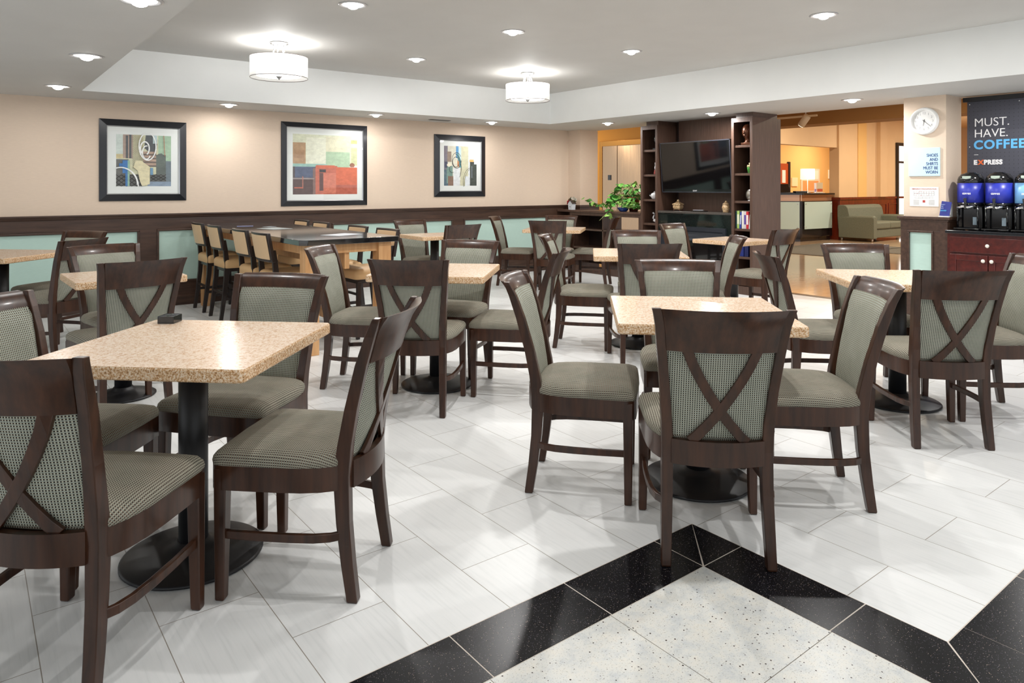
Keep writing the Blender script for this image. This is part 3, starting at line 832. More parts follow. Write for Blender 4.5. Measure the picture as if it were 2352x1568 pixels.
# papers lying on the tall table
for k, (x, y, a, w, h, c, lab) in enumerate(((2.60, 5.75, .4, .30, .21, srgb(196, 198, 202), 'pale sheet of paper on the near end of the black table'),
                                         (2.45, 7.0, .2, .22, .30, srgb(170, 176, 176), 'pale sheet of paper in the middle of the black table'),
                                         (2.35, 7.6, -.3, .16, .10, srgb(120, 126, 170), 'bluish leaflet at the far end of the black table'),
                                         (2.52, 7.35, .5, .12, .08, srgb(150, 156, 160), 'small grey card near the bluish leaflet on the black table'))):
    o = MB().box(-w / 2, -h / 2, 0, w / 2, h / 2, .0015).build('paper_sheet', mat('paper_%d' % k, c, 0.6), None, loc=(x, y, .9165), rot=(0, 0, a)); tag(o, lab, 'paper')

def make_stool():
    t = thing('counter_stool', 'x', 'stool')
    # facing +Y locally, rear feet on y = 0
    sh = .60
    s_ = MB(); hw = .205
    out = []
    for cx_, cy_, a0 in ((hw - .04, .07, -90), (hw - .04, .365, 0), (-hw + .04, .365, 90), (-hw + .04, .07, 180)):
        for k in range(5):
            a = math.radians(a0 + 22.5 * k); out.append((cx_ + .04 * math.cos(a), cy_ + .04 * math.sin(a)))
    cy = .215
    secs = [[(x * s, cy + (y - cy) * s, z) for x, y in out] for s, z in ((.97, .520), (1.0, .525), (1.0, .575), (.99, .590), (.95, .602), (.85, .612), (.6, .620), (.25, .623))]
    s_.loft(secs, 0, True); o = s_.build('seat', M_CREAM2, t); o.data.set_sharp_from_angle(angle=math.radians(60))
    MB().box(-.185, .05, .485, .185, .385, .521).build('seat_frame', M_STOOLW, t)
    def py(z): return [0, .028, .052, .060, .046, .032, .02][[0, .2, .4, .55, .70, .80, .96].index(z)]
    for sg in (-1, 1):
        l = MB(); l.loft([rect(sg * (.185 - .010 * min(z, .55) / .55), py(z), z, .030, d) for z, d in ((0, .034), (.2, .04), (.4, .046), (.55, .048), (.70, .042), (.80, .036))])
        l.build('leg', M_STOOLW, t, bevel=0.003)
    for sg in (-1, 1):
        l = MB(); l.loft([rect(sg * (.185 - .01 * z), .375 - .02 * z, z, .030 + .01 * z, .030 + .01 * z) for z in (0, .25, .50)]); l.build('leg', M_STOOLW, t, bevel=0.003)
    # curved back: dark frame with padded panels
    def back(x0, x1, z0, z1, th, off, name, m, bev):
        b = MB(); n = 8; secs = []
        for i in range(n + 1):
            x = x0 + (x1 - x0) * i / n
            yb = lambda z: .022 - .035 * (z - .745) / .19 + bow(x, .028, .21) + off
            secs.append([(x, yb(z0) - th / 2, z0), (x, yb(z0) + th / 2, z0), (x, yb(z1) + th / 2, z1), (x, yb(z1) - th / 2, z1)])
        b.loft(secs, 0, False); return b.build(name, m, t, bevel=bev)
    back(-.205, .205, .700, .945, .030, 0, 'back_frame', M_STOOLW, .005)
    back(-.180, .180, .722, .925, .014, -.012, 'back_pad', M_CREAM, .004)
    back(-.180, .180, .722, .925, .014, .012, 'back_pad', M_CREAM, .004)
    for sg in (-1, 1): MB().loft([[(sg * .178 - .008, y, .20), (sg * .178 + .008, y, .20), (sg * .178 + .008, y, .228), (sg * .178 - .008, y, .228)] for y in (.02, .37)]).build('stretcher', M_STOOLW, t)
    MB().box(-.175, .364, .24, .175, .38, .27).build('stretcher', M_STOOLW, t)
    MB().box(-.175, .022, .26, .175, .036, .285).build('stretcher', M_STOOLW, t)
    return t
ST = [(2.018, 8.09, 0, 'cream-backed stool farthest along the left side of the tall table'), (2.018, 7.47, 0, 'cream-backed stool second from the wall on the left side of the tall table'),
      (2.018, 6.62, 0, 'cream-backed stool second from the near end on the left side of the tall table'), (2.018, 6.06, 0, 'cream-backed stool nearest on the left side of the tall table'),
      (3.10, 7.98, 180, 'stool on the right side of the tall table nearest the wall'), (3.10, 7.42, 180, 'stool on the right side of the tall table, second from the wall'),
      (3.10, 6.50, 180, 'stool on the right side of the tall table, second from its near end'), (3.10, 5.88, 180, 'stool on the right side of the tall table at its near right corner')]
st0 = None
for x, y, a, lab in ST:
    rz = math.radians(a) - PI / 2
    g = 'counter stools around the tall table'
    if st0 is None:
        st0 = make_stool(); st0.location = (x, y, .0005); st0.rotation_euler = (0, 0, rz); st0['label'] = lab; st0['group'] = g; register(st0)
    else: dup(st0, (x, y, .0005), rz, lab, g)

# ================================================================== TV / FIREPLACE WALL UNIT
UX = 7.62
def bookcase(name, label, y0, y1, depth, zs, back_open=False):
    t = thing(name, label, 'bookcase', (UX, (y0 + y1) / 2, 0.0005))
    h = (y1 - y0) / 2; fr = .036; H = 2.185
    f = MB(); f.box(0, -h, 0, depth, -h + .03, H); f.box(0, h - .03, 0, depth, h, H); f.box(0, -h + .03, H - .03, depth, h - .03, H); f.box(0, -h + .03, 0, depth, h - .03, .06)
    f.box(depth - .02, -h + .03, .06, depth, h - .03, H - .03)
    f.build('case', M_UNIT, t)
    g = MB(); g.box(-.018, -h, 0, 0, -h + fr, H); g.box(-.018, h - fr, 0, 0, h, H); g.box(-.018, -h + fr, H - .055, 0, h - fr, H); g.box(-.018, -h + fr, 0, 0, h - fr, .10)
    g.build('face_frame', M_UNIT, t, bevel=0.0015)
    for z in zs: MB().box(0.0, -h + .03, z - .014, depth - .02, h - .03, z + .014).build('shelf', M_UNIT, t, bevel=0.001)
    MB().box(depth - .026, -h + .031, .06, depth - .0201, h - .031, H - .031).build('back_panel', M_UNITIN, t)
    MB().box(.04, -h + .03, H, depth - .03, h - .06 if h > .15 else h - .03, ZS).build('filler_box', M_UNIT, t)
    return t
bookcase('bookcase', 'narrow dark bookcase left of the television', 6.495, 6.80, .60, (.46, .806, 1.14, 1.487, 1.834))
bookcase('bookcase', 'narrow dark bookcase right of the television with books', 5.000, 5.300, .60, (.451, .796, 1.141, 1.483, 1.831))
def tv_wall():
    t = thing('media_wall_panel', 'dark wood wall panel behind the television and mantel', 'wall panel', (7.95, 5.9, 0.0005))
    MB().box(0, -.60, 0, .20, .50, ZS).build('panel', M_UNIT, t)
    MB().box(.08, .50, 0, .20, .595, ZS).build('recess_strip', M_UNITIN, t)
tv_wall()
def fireplace():
    t = thing('fireplace', 'glossy black granite fireplace with speckled mantel under the television', 'fireplace', (UX, 5.9, 0.0005))
    MB().box(-.012, -.598, .972, .325, .592, 1.0).build('mantel', M_MANTEL, t, bevel=0.003)
    s_ = MB(); s_.box(0, -.595, 0, .30, -.52, .971); s_.box(0, .52, 0, .30, .59, .971); s_.box(0, -.52, .80, .30, .52, .971); s_.box(0, -.52, 0, .30, .52, .10)
    s_.build('surround', M_SURR, t)
    fm = mat('black_firebox_metal', srgb(48, 52, 60), 0.35, 0.3)
    f = MB()
    def ring(a, b_, xo, xi, m):
        (ay0, az0, ay1, az1), (by0, bz0, by1, bz1) = a, b_
        P = [(ay0, az0), (ay1, az0), (ay1, az1), (ay0, az1)]; Q = [(by0, bz0), (by1, bz0), (by1, bz1), (by0, bz1)]
        for k in range(4):
            p, q, r, s = P[k], P[(k + 1) % 4], Q[(k + 1) % 4], Q[k]
            m.add([(xo, p[0], p[1]), (xo, q[0], q[1]), (xi, r[0], r[1]), (xi, s[0], s[1])], [(0, 1, 2, 3)])
    ring((-.52, .10, .52, .80), (-.52, .10, .52, .80), 0.0, -.03, f)
    ring((-.52, .10, .52, .80), (-.47, .15, .47, .75), -.03, -.02, f)
    ring((-.47, .15, .47, .75), (-.45, .17, .45, .73), -.02, .02, f)
    f.build('firebox_frame', fm, t)
    l = MB()
    for k in range(4): l.add([(.022 + .012 * (k % 2), -.45, .73 - .028 * k), (.022 + .012 * (k % 2), .45, .73 - .028 * k), (.022 + .012 * ((k + 1) % 2), .45, .702 - .028 * k), (.022 + .012 * ((k + 1) % 2), -.45, .702 - .028 * k)], [(0, 1, 2, 3)])
    l.build('louver', fm, t)
    MB().box(.02, -.45, .17, .026, .45, .618).build('glass', mat('dark_fire_glass', srgb(10, 10, 12), 0.03, spec=0.8, coat=1.0), t)
fireplace()
def television():
    t = thing('television', 'large flat black television above the mantel', 'television', (7.70, 5.897, 1.598), math.radians(-.6))
    R = Matrix.Rotation(math.radians(-4.5), 4, 'Y'); hw, hh = .570, .341
    b = MB(); b.box(-.055, -hw, -hh, -.02, hw, hh, 0, R); b.build('case', M_BLACKG, t, bevel=0.004)
    b = MB(); b.box(-.058, -hw + .018, -hh + .045, -.0555, hw - .018, hh - .018, 0, R)
    b.build('screen', mat('dark_television_screen', srgb(7, 8, 10), 0.05, spec=0.6), t)
    b = MB(); f = .012
    for y0, z0, y1, z1 in ((-hw, hh - f, hw, hh), (-hw, -hh, hw, -hh + f), (-hw, -hh, -hw + f, hh), (hw - f, -hh, hw, hh)): b.box(-.06, y0, z0, -.0555, y1, z1, 0, R)
    b.build('bezel', mat('dark_gloss_bezel', srgb(52, 54, 62), 0.15, coat=0.4), t)
    b = MB(); b.box(-.02, -.15, -.15, .245, .15, .15); b.build('wall_bracket', M_BLACKM, t)
    text('SONY', .026, (-.062 + .0245, .04, -hh + .012), '-X', mat('pale_logo', srgb(190, 190, 195), 0.4), 'logo', t, 0.0006, 0.0006)
television()

def low_shelf():
    t = thing('low_shelf_unit', 'low open dark shelf unit with plants on top, left of the bookcases', 'shelf unit', (UX, 7.70, 0.0005))
    y0, y1, d = -.895, .60, .42
    MB().box(-.02, y0, .932, d, y1 + .28, .962).build('top', M_UNIT, t, bevel=0.002)
    f = MB(); f.box(0, y0, .0, .02, y0 + .05, .931); f.box(0, y1 - .05, 0, .02, y1, .931); f.box(0, y0 + .05, .885, .02, y1 - .05, .931); f.box(0, y0 + .05, 0, .02, y1 - .05, .10)
    f.build('face_frame', M_UNIT, t)
    for ya in (y0, -.12, y1 - .02): MB().box(.02, ya, 0, d, ya + .02, .931).build('upright', M_UNIT, t)
    for z in (.38, .665):
        MB().box(.02, y0 + .02, z - .012, d - .012, y1 - .02, z + .012).build('shelf', M_UNIT, t)
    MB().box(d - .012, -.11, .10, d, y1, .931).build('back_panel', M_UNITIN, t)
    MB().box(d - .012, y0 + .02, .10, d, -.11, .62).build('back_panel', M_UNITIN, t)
low_shelf()

# ================================================================== THINGS ON SHELVES
def lathe_thing(name, label, cat, loc, prof, m, seg=24, group=None):
    o = MB().lathe(prof, seg).build(name, m, None, loc=loc); return tag(o, label, cat, group)
M_PORC = mat('white_porcelain', srgb(226, 226, 228), 0.15, coat=0.4)
M_BRONZE = mat('dark_bronze', srgb(78, 44, 26), 0.28, 0.6)
def bust(label, loc, m, rz, sc=1.0, pedestal=True):
    t = thing('head_sculpture', label, 'sculpture', loc, rz)
    b = MB(); S = Matrix.Scale(sc, 4)
    # one continuous head and neck: stacked sections
    prof = [(.030, 0, .05, .05), (.035, 0, .045, .045), (.05, .0, .034, .036), (.075, .0, .032, .036), (.09, .004, .036, .046), (.105, .010, .046, .058), (.125, .012, .054, .066), (.15, .010, .058, .070), (.175, .004, .060, .072), (.20, .0, .057, .070), (.22, -.004, .048, .060), (.237, -.006, .032, .04), (.245, -.006, .012, .016)]
    seg = 24; secs = []
    for z, oy, rx, ry in prof:
        secs.append([(rx * math.cos(2 * PI * i / seg), oy + ry * math.sin(2 * PI * i / seg), z) for i in range(seg)])
    b.loft(secs, 0, True, True, S)
    b.loft([[(dx * w, .068 + dy, z) for dx, dy in ((-1, 0), (1, 0), (.4, d), (-.4, d))] for z, w, d in ((.128, .014, .018), (.14, .013, .022), (.165, .007, .008), (.17, .005, .002))], 0, True, True, S)
    for sx in (-1, 1):
        b.sphere((sx * .060, -.004, .155), .014, 10, 8, 0, S, (.5, 1, 1.6))
        b.sphere((sx * .022, .064, .162), .009, 8, 6, 0, S, (1.3, .7, .7))
        b.sphere((sx * .022, .066, .176), .012, 8, 6, 0, S, (1.4, .6, .4))
    b.sphere((0, .070, .117), .014, 10, 6, 0, S, (1.5, .5, .45)); b.sphere((0, .068, .110), .014, 10, 6, 0, S, (1.3, .5, .45))
    b.build('head', m, t)
    q = MB(); q.box(-.06 * sc, -.055 * sc, 0, .06 * sc, .055 * sc, .028 * sc); q.build('plinth', m, t, bevel=0.004)
bust('dark bronze head sculpture on the top shelf of the right bookcase', (7.70, 5.125, 1.8465), M_BRONZE, PI / 2, 1.08)
bust('shiny black head sculpture on the top shelf of the left bookcase', (7.76, 6.62, 1.8495), mat('black_gloss_ceramic', srgb(14, 14, 16), 0.1, coat=0.8), PI / 2 + .3, .95)
# left bookcase ornaments
def ornament(label, loc, parts, base_m):
    t = thing('figurine', label, 'figurine', loc)
    for nm, prof, m, c in parts: MB().lathe(prof, 18, 0, None, True, c).build(nm, m, t)
    return t
ornament('white and red figurine on the second shelf of the left bookcase', (7.70, 6.60, 1.5025), [('base', [(.03, 0), (.032, .02), (.024, .05), (.03, .06)], mat('red_glaze', srgb(150, 70, 66), 0.3), (0, 0)), ('body', [(.018, .06), (.022, .10), (.014, .13), (.018, .16), (.004, .185)], M_PORC, (0, 0))], None)
def teapot(label, loc):
    t = thing('teapot', label, 'teapot', loc, math.radians(100))
    MB().lathe([(.03, 0), (.045, .015), (.058, .045), (.052, .075), (.03, .09), (.012, .094), (.014, .104), (.004, .112)], 24).build('pot', M_PORC, t)
    MB().tube([(.05, 0, .04), (.075, 0, .05), (.09, 0, .085)], [.012, .009, .006], 8).build('spout', M_PORC, t)
    MB().tube([(-.05, 0, .07), (-.078, 0, .075), (-.085, 0, .05), (-.05, 0, .025)], .005, 6).build('handle', M_PORC, t)
teapot('small white teapot on the third shelf of the left bookcase', (7.71, 6.635, 1.1555))
def swan(label, loc):
    t = thing('swan_figurine', label, 'figurine', loc, math.radians(90))
    b = MB(); b.tube([(-.055, 0, .05), (-.03, 0, .036), (.0, 0, .03), (.035, 0, .036), (.05, 0, .06), (.045, 0, .085), (.03, 0, .105), (.032, 0, .13), (.048, 0, .14), (.062, 0, .134)], [.006, .022, .028, .022, .014, .011, .010, .011, .012, .005], 12)
    b.build('body', M_PORC, t)
swan('white swan figurine on the fourth shelf of the left bookcase', (7.71, 6.61, .822))
# right bookcase ornaments
def cactus_pot():
    t = thing('flower_pot', 'small green pot with cream flowers in the right bookcase', 'plant pot', (7.69, 5.092, 1.498))
    MB().lathe([(.024, 0), (.034, .065), (.036, .07), (.030, .07)], 20).build('pot', mat('green_pot', srgb(90, 176, 80), 0.4), t)
    b = MB(); r = random.Random(4)
    for k in range(26):
        a, rr = r.random() * 2 * PI, r.random() * .03
        b.sphere((rr * math.cos(a) , rr * math.sin(a), .08 + r.random() * .045), .012, 8, 6, 0, None, (1, 1, .7))
    b.build('flowers', mat('cream_flowers', srgb(220, 204, 160), 0.7), t)
cactus_pot()
def fish():
    t = thing('silver_plate_ornament', 'round silver ornament on the third shelf of the right bookcase', 'ornament', (7.68, 5.088, 1.1565))
    b = MB(); b.sphere((0, 0, .075), .07, 20, 12, 0, None, (.45, .75, 1.0)); b.build('body', mat('hammered_silver', srgb(176, 172, 164), 0.25, 0.9), t)
    MB().lathe([(.035, 0), (.03, .006), (.012, .014)], 20).build('foot', M_SILVER, t)
fish()
def book(label, y, z, th, h, d, col, tilt=0.0, title=None, group='books in the right bookcase'):
    t = thing('book', label, 'book', (UX + .02, y, z + abs(tilt) * th * .55), 0, group); t.rotation_euler = (tilt, 0, 0)
    cm = mat('book_cover_%d_%d_%d' % col, srgb(*col), 0.4)
    MB().box(0, -th / 2, 0, d, th / 2, h).build('cover', cm, t, bevel=0.0012)
    MB().box(.004, -th / 2 + .002, .0015, d + .0006, th / 2 - .002, h + .0006).build('pages', mat('book_pages', srgb(226, 218, 198), 0.8), t)
    if title:
        MB().box(-.0006, -th / 2 + .003, h * .25, .0, th / 2 - .003, h * .8).build('spine_label', mat('spine_%d_%d_%d' % title, srgb(*title), 0.5), t)
bz = .8108
yy = 5.266
for lab, th, h, col, tit, tilt in (('dark teal book at the left end of the book row', .018, .215, (24, 60, 70), None, 0), ('lime green book, second in the row', .034, .220, (170, 200, 110), (226, 226, 200), 0), ('blue book leaning between the green and white books', .022, .208, (52, 70, 160), (200, 206, 226), .05),
                             ('thick white book in the middle of the row', .030, .218, (226, 222, 216), None, 0), ('white book with purple and orange spine letters', .030, .214, (214, 208, 206), (84, 60, 150), 0), ('bright red book in the row', .032, .214, (200, 40, 52), (236, 220, 220), 0), ('white book leaning at the right end of the row', .016, .178, (222, 222, 220), None, .08)):
    yy -= th / 2 + .001
    book(lab, yy, bz, th, h, .16, col, tilt, tit)
    yy -= th / 2 + .001 + tilt * h * .95
for lab, y, th, h, col in (('thin yellow book on the lower shelf behind the small table', 5.238, .010, .20, (222, 196, 90)), ('pale blue book on the lower shelf behind the small table', 5.220, .022, .20, (140, 170, 206)), ('thick dark blue book on the lower shelf', 5.176, .055, .225, (24, 42, 116)), ('navy blue book at the right end of the lower shelf', 5.110, .055, .225, (18, 30, 84))):
    book(lab, y, .4658, th, h, .18, col, 0)
# mantel things
M_IVORY = speck('carved_ivory_ceramic', srgb(214, 190, 150), srgb(160, 120, 80), 60, 0.4)
def urn(label, loc, square):
    t = thing('lidded_jar', label, 'jar', loc, math.radians(10))
    if square:
        b = MB(); b.loft([[(x * s_, y * s_, z) for x, y in ((-1, -1), (1, -1), (1, 1), (-1, 1))] for s_, z in ((.040, .018), (.052, .04), (.052, .075), (.060, .085), (.058, .095), (.03, .112), (.02, .125))]); b.build('body', M_IVORY, t, bevel=0.003)
        f = MB()
        for x in (-.042, .042):
            for y in (-.042, .042): f.lathe([(.008, 0), (.010, .019)], 8, 0, None, True, (x, y))
        f.build('feet', M_BRONZE, t)
        MB().lathe([(.012, .125), (.017, .137), (.012, .15), (.003, .156)], 16).build('lid_knob', M_IVORY, t)
    else:
        MB().lathe([(.030, 0), (.040, .006), (.036, .012), (.048, .04), (.050, .07), (.042, .092), (.034, .10)], 24).build('body', M_IVORY, t)
        MB().lathe([(.044, .10), (.044, .106), (.03, .122), (.012, .132), (.014, .142), (.003, .152)], 24).build('lid', M_IVORY, t)
urn('square carved ivory jar with feet at the left of the mantel', (7.76, 6.26, 1.0013), True)
urn('round carved ivory jar at the right of the mantel', (7.74, 5.475, 1.0013), False)
t = thing('media_box', 'thin black media box in the middle of the mantel', 'electronic box', (7.72, 5.88, 1.0013), 0.15)
MB().box(-.055, -.10, 0, .055, .10, .012).build('case', M_BLACKG, t, bevel=0.002)
o = MB().box(-.022, -.07, 0, .022, .07, .010).build('remote_control', mat('grey_remote', srgb(150, 150, 154), 0.4), None, bevel=0.003, loc=(7.72, 5.89, 1.0140), rot=(0, 0, .25)); tag(o, 'grey remote control lying on the thin black media box', 'remote')

# birdhouse with flowers
def birdhouse():
    t = thing('birdhouse', 'small white birdhouse with artificial flowers at the left end of the low shelf', 'birdhouse', (7.72, 8.36, .9628), math.radians(90))
    b = MB(); b.loft([[(x, y, z) for x, z in ((-.036, 0), (.036, 0), (.048, .10), (0, .145), (-.048, .10))] for y in (-.04, .04)]); b.build('body', mat('pale_grey_wood', srgb(206, 212, 218), 0.6), t)
    r = MB()
    for s_ in (-1, 1): r.add([(0, -.046, .146), (0, .046, .146), (s_ * .056, .046, .094), (s_ * .056, -.046, .094), (0, -.046, .152), (0, .046, .152), (s_ * .060, .046, .097), (s_ * .060, -.046, .097)], [(0, 1, 2, 3), (4, 5, 6, 7), (0, 1, 5, 4), (2, 3, 7, 6), (1, 2, 6, 5), (0, 3, 7, 4)])
    r.build('roof', mat('dark_roof_trim', srgb(70, 58, 52), 0.6), t)
    h = MB(); 
    h.add([(.008 * math.cos(2 * PI * i / 14), .0412, .048 + .008 * math.sin(2 * PI * i / 14)) for i in range(14)], [tuple(range(14))]); h.build('entrance_hole', M_BLACKM, t)
    fl = MB(); r_ = random.Random(8)
    def flower(cx, cz, R, m, npet, f):
        for k in range(npet):
            a = r_.random() * 2 * PI; e = r_.random() * 1.3; d = Vector((math.cos(a) * math.sin(e), .7 * math.sin(a) * math.sin(e), math.cos(e)))
            p = Vector((cx, -.01, cz)); q = p + d * R; s = d.cross(Vector((.3, 1, .2))).normalized() * R * .28
            f.add([tuple(p), tuple(p + (q - p) * .6 + s), tuple(q), tuple(p + (q - p) * .6 - s)], [(0, 1, 2, 3)], m)
    for c in ((.085, .11), (.06, .13), (.09, .085), (.07, .105)): flower(c[0], c[1], .045, 0, 22, fl)
    for c in ((-.03, .16), (-.07, .14)): flower(c[0], c[1], .06, 1, 18, fl)
    for c in ((.03, .155), (-.05, .125), (.06, .12), (.04, .15)): flower(c[0], c[1], .05, 2, 10, fl)
    fl.build('flowers', [mat('red_petals', srgb(190, 60, 66), 0.6), mat('white_petals', srgb(232, 228, 216), 0.6), mat('olive_leaves', srgb(86, 84, 50), 0.7)], t)
birdhouse()

# pothos plants
def leaf_verts(size, width, curl):
    out = []
    prof = [(0, 0), (.08, .34), (.22, .50), (.42, .48), (.65, .33), (.85, .14), (1.0, 0)]
    L = [(x * size, w * size * width, -curl * size * x * x) for x, w in prof]
    R = [(x * size, -w * size * width, -curl * size * x * x) for x, w in prof[1:-1]]
    mid = [(x * size, 0, -curl * size * x * x - .05 * size * (w > 0)) for x, w in prof[1:-1]]
    return L, R, mid
def add_leaf(b, pos, az, el, size, roll=0.0, mi=0, width=.8, curl=.25):
    L, R, mid = leaf_verts(size, width, curl)
    M = Matrix.Translation(pos) @ Matrix.Rotation(az, 4, 'Z') @ Matrix.Rotation(-el, 4, 'Y') @ Matrix.Rotation(roll, 4, 'X')
    vs = L + R + mid; n = len(R); fs = []
    # L: 0..6 ; R: 7..11 ; mid: 12..16
    fs.append((0, 1, 12)); fs.append((0, 12, 7))
    for k in range(4):
        fs.append((1 + k, 2 + k, 13 + k, 12 + k)); fs.append((12 + k, 13 + k, 8 + k, 7 + k))
    fs.append((5, 6, 16)); fs.append((16, 6, 11))
    b.add(vs, fs, mi, True, M)
def leafmat(name, c1, c2):
    m = mat(name, c1, 0.4, coat=0.2); t = NT(m)
    t.color(t.ramp(t.noise(t.coords((22, 22, 22)), 1.0, 3), [(0.38, c1), (0.62, c2)])); 
    m.node_tree.nodes['Principled BSDF'].inputs['Subsurface Weight'].default_value = 0.0
    return m
M_LEAF = [leafmat('green_leaf', srgb(64, 130, 52), srgb(98, 160, 70)), leafmat('dark_green_leaf', srgb(44, 96, 44), srgb(70, 128, 56)), leafmat('variegated_leaf', srgb(150, 190, 96), srgb(96, 156, 66))]
M_STEM = mat('pale_green_stem', srgb(176, 190, 120), 0.6)
def pothos():
    zt = .9628
    t = thing('pothos_plant', 'large variegated pothos in a terracotta pot on the low shelf unit', 'plant', (7.92, 7.22, zt))
    MB().lathe([(.07, .078), (.092, .19), (.098, .19), (.098, .215), (.088, .215), (.084, .19)], 28).build('pot', mat('terracotta', srgb(164, 92, 62), 0.7), t)
    MB().lathe([(.05, 0), (.055, .07), (.08, .0775), (.08, .070), (.06, .0)], 24).build('pot_stand', mat('dark_red_brown_clay', srgb(110, 52, 40), 0.6), t)
    r = random.Random(21); b = MB(); s_ = MB()
    for k in range(135):
        # crown of leaves, wider than tall, leaning to +Y (left in view)
        a = r.random() * 2 * PI; u = r.random() ** .6
        R = .06 + .20 * u
        px, py = .55 * R * math.cos(a) - .04, max(-.30, 1.45 * R * math.sin(a) + .04)
        pz = .22 + .20 * (1 - u) * r.random() + .05 * r.random() + (.02 if u < .6 else -.10 * r.random())
        sz = .06 + .055 * r.random()
        add_leaf(b, (px, py, pz), math.atan2(py, px) + r.uniform(-.7, .7), r.uniform(-.9, .7), sz, r.uniform(-.9, .9), r.choice((0, 0, 1, 2)), .8, r.uniform(.1, .5))
        if k % 2 == 0: s_.tube([(0, 0, .20), (px * .5, py * .5, pz + .02), (px, py, pz)], .0022, 5)
    # trailing vine hanging at the left, over the front edge and along the top
    def vine(pts, n, sz):
        P = [Vector(p) for p in pts]; s_.tube(pts, .0028, 5)
        for k in range(n):
            f = (k + r.random() * .6) / n * (len(P) - 1); i = min(int(f), len(P) - 2); q = P[i].lerp(P[i + 1], f - i)
            add_leaf(b, tuple(q + Vector((r.uniform(-.02, .01), r.uniform(-.03, .03), r.uniform(.015, .045)))), r.uniform(0, 2 * PI), r.uniform(-.8, .5), sz * r.uniform(.7, 1.15), r.uniform(-.8, .8), r.choice((0, 2, 2, 1)))
    vine([(-.02, .05, .20), (-.10, .16, .14), (-.20, .24, .08), (-.23, .42, .06), (-.20, .58, .07), (-.18, .74, .11), (-.16, .88, .15)], 34, .075)
    vine([(0, .05, .2), (-.08, .2, .12), (-.14, .38, .07), (-.18, .55, .07), (-.18, .66, .06)], 24, .07)
    vine([(0, .05, .2), (-.20, .12, .16), (-.31, .15, .06), (-.36, .15, -.04), (-.365, .12, -.12)], 16, .08)
    vine([(0, .02, .2), (-.14, .20, .20), (-.22, .26, .12), (-.27, .28, .06)], 16, .10)
    s_.tube([(-.355, .20, -.02), (-.36, .36, -.14)], .004, 5)
    b.build('foliage', M_LEAF, t); s_.build('stems', M_STEM, t)
    t2 = thing('ivy_bowl_plant', 'trailing green plant in a blue bowl beside the pothos', 'plant', (7.715, 7.24, zt))
    MB().lathe([(.045, 0), (.07, .02), (.085, .055), (.088, .06), (.082, .06), (.076, .045)], 28).build('bowl', mat('blue_glazed_bowl', srgb(28, 62, 130), 0.15, coat=0.5), t2)
    b = MB(); s_ = MB()
    for k in range(75):
        px, py = r.uniform(-.06, .07), r.uniform(-.33, .10); pz = .05 + r.random() * .12 * (1 - abs(py) * 1.5)
        add_leaf(b, (px, py, pz), r.uniform(0, 2 * PI), r.uniform(-.4, .9), .045 + .04 * r.random(), r.uniform(-.9, .9), r.choice((0, 2, 2)), .75, .3)
        if k % 2 == 0: s_.tube([(r.uniform(-.03, .03), r.uniform(-.05, .05), .04), (px, py, pz)], .002, 5)
    b.build('foliage', M_LEAF, t2); s_.build('stems', M_STEM, t2)
pothos()

# ================================================================== CLOCK COLUMN AND COFFEE BAR
CX = 7.73
sbox('wall_right', CX, 2.90, 0, 8.11, 3.30, ZS, M_BEIGE)
def column_wainscot():
    b = MB(); x0, y0, y1, x1 = CX - .022, 2.878, 3.322, 8.12
    b.box(x0, y0, 0, x1, y1, .262); b.box(x0, y0, .885, x1, y1, 1.0)
    b.box(x0, y0, .262, x0 + .02, 3.005, .885); b.box(x0, 3.255, .262, x0 + .02, y1, .885)
    b.box(x0 + .02, y0, .262, x1, y0 + .021, .885); b.box(x0 + .02, y1 - .021, .262, x1, y1, .885)
    struct(b.build('trim_9', M_WAIN, bevel=0.002))
    c = MB(); c.box(x0 - .026, y0 - .026, 1.0, x1, y1 + .026, 1.030); c.box(x0 - .012, y0 - .012, .984, x1, y1 + .012, .9995)
    struct(c.build('trim_10', M_WAIN, bevel=0.005))
    m = MB(); r = .02
    for a in ((3.005, .885 - r, 3.255, .885), (3.005, .262, 3.255, .262 + r), (3.005, .262 + r, 3.005 + r, .885 - r), (3.255 - r, .262 + r, 3.255, .885 - r)): m.box(x0 - .01, a[0], a[1], x0 + .019, a[2], a[3])
    struct(m.build('trim_11', M_WAIN, bevel=0.005))
    struct(MB().box(CX - .006, 3.005 + r, .262 + r, CX - .0002, 3.255 - r, .885 - r).build('wall_right', M_MINT))
column_wainscot()

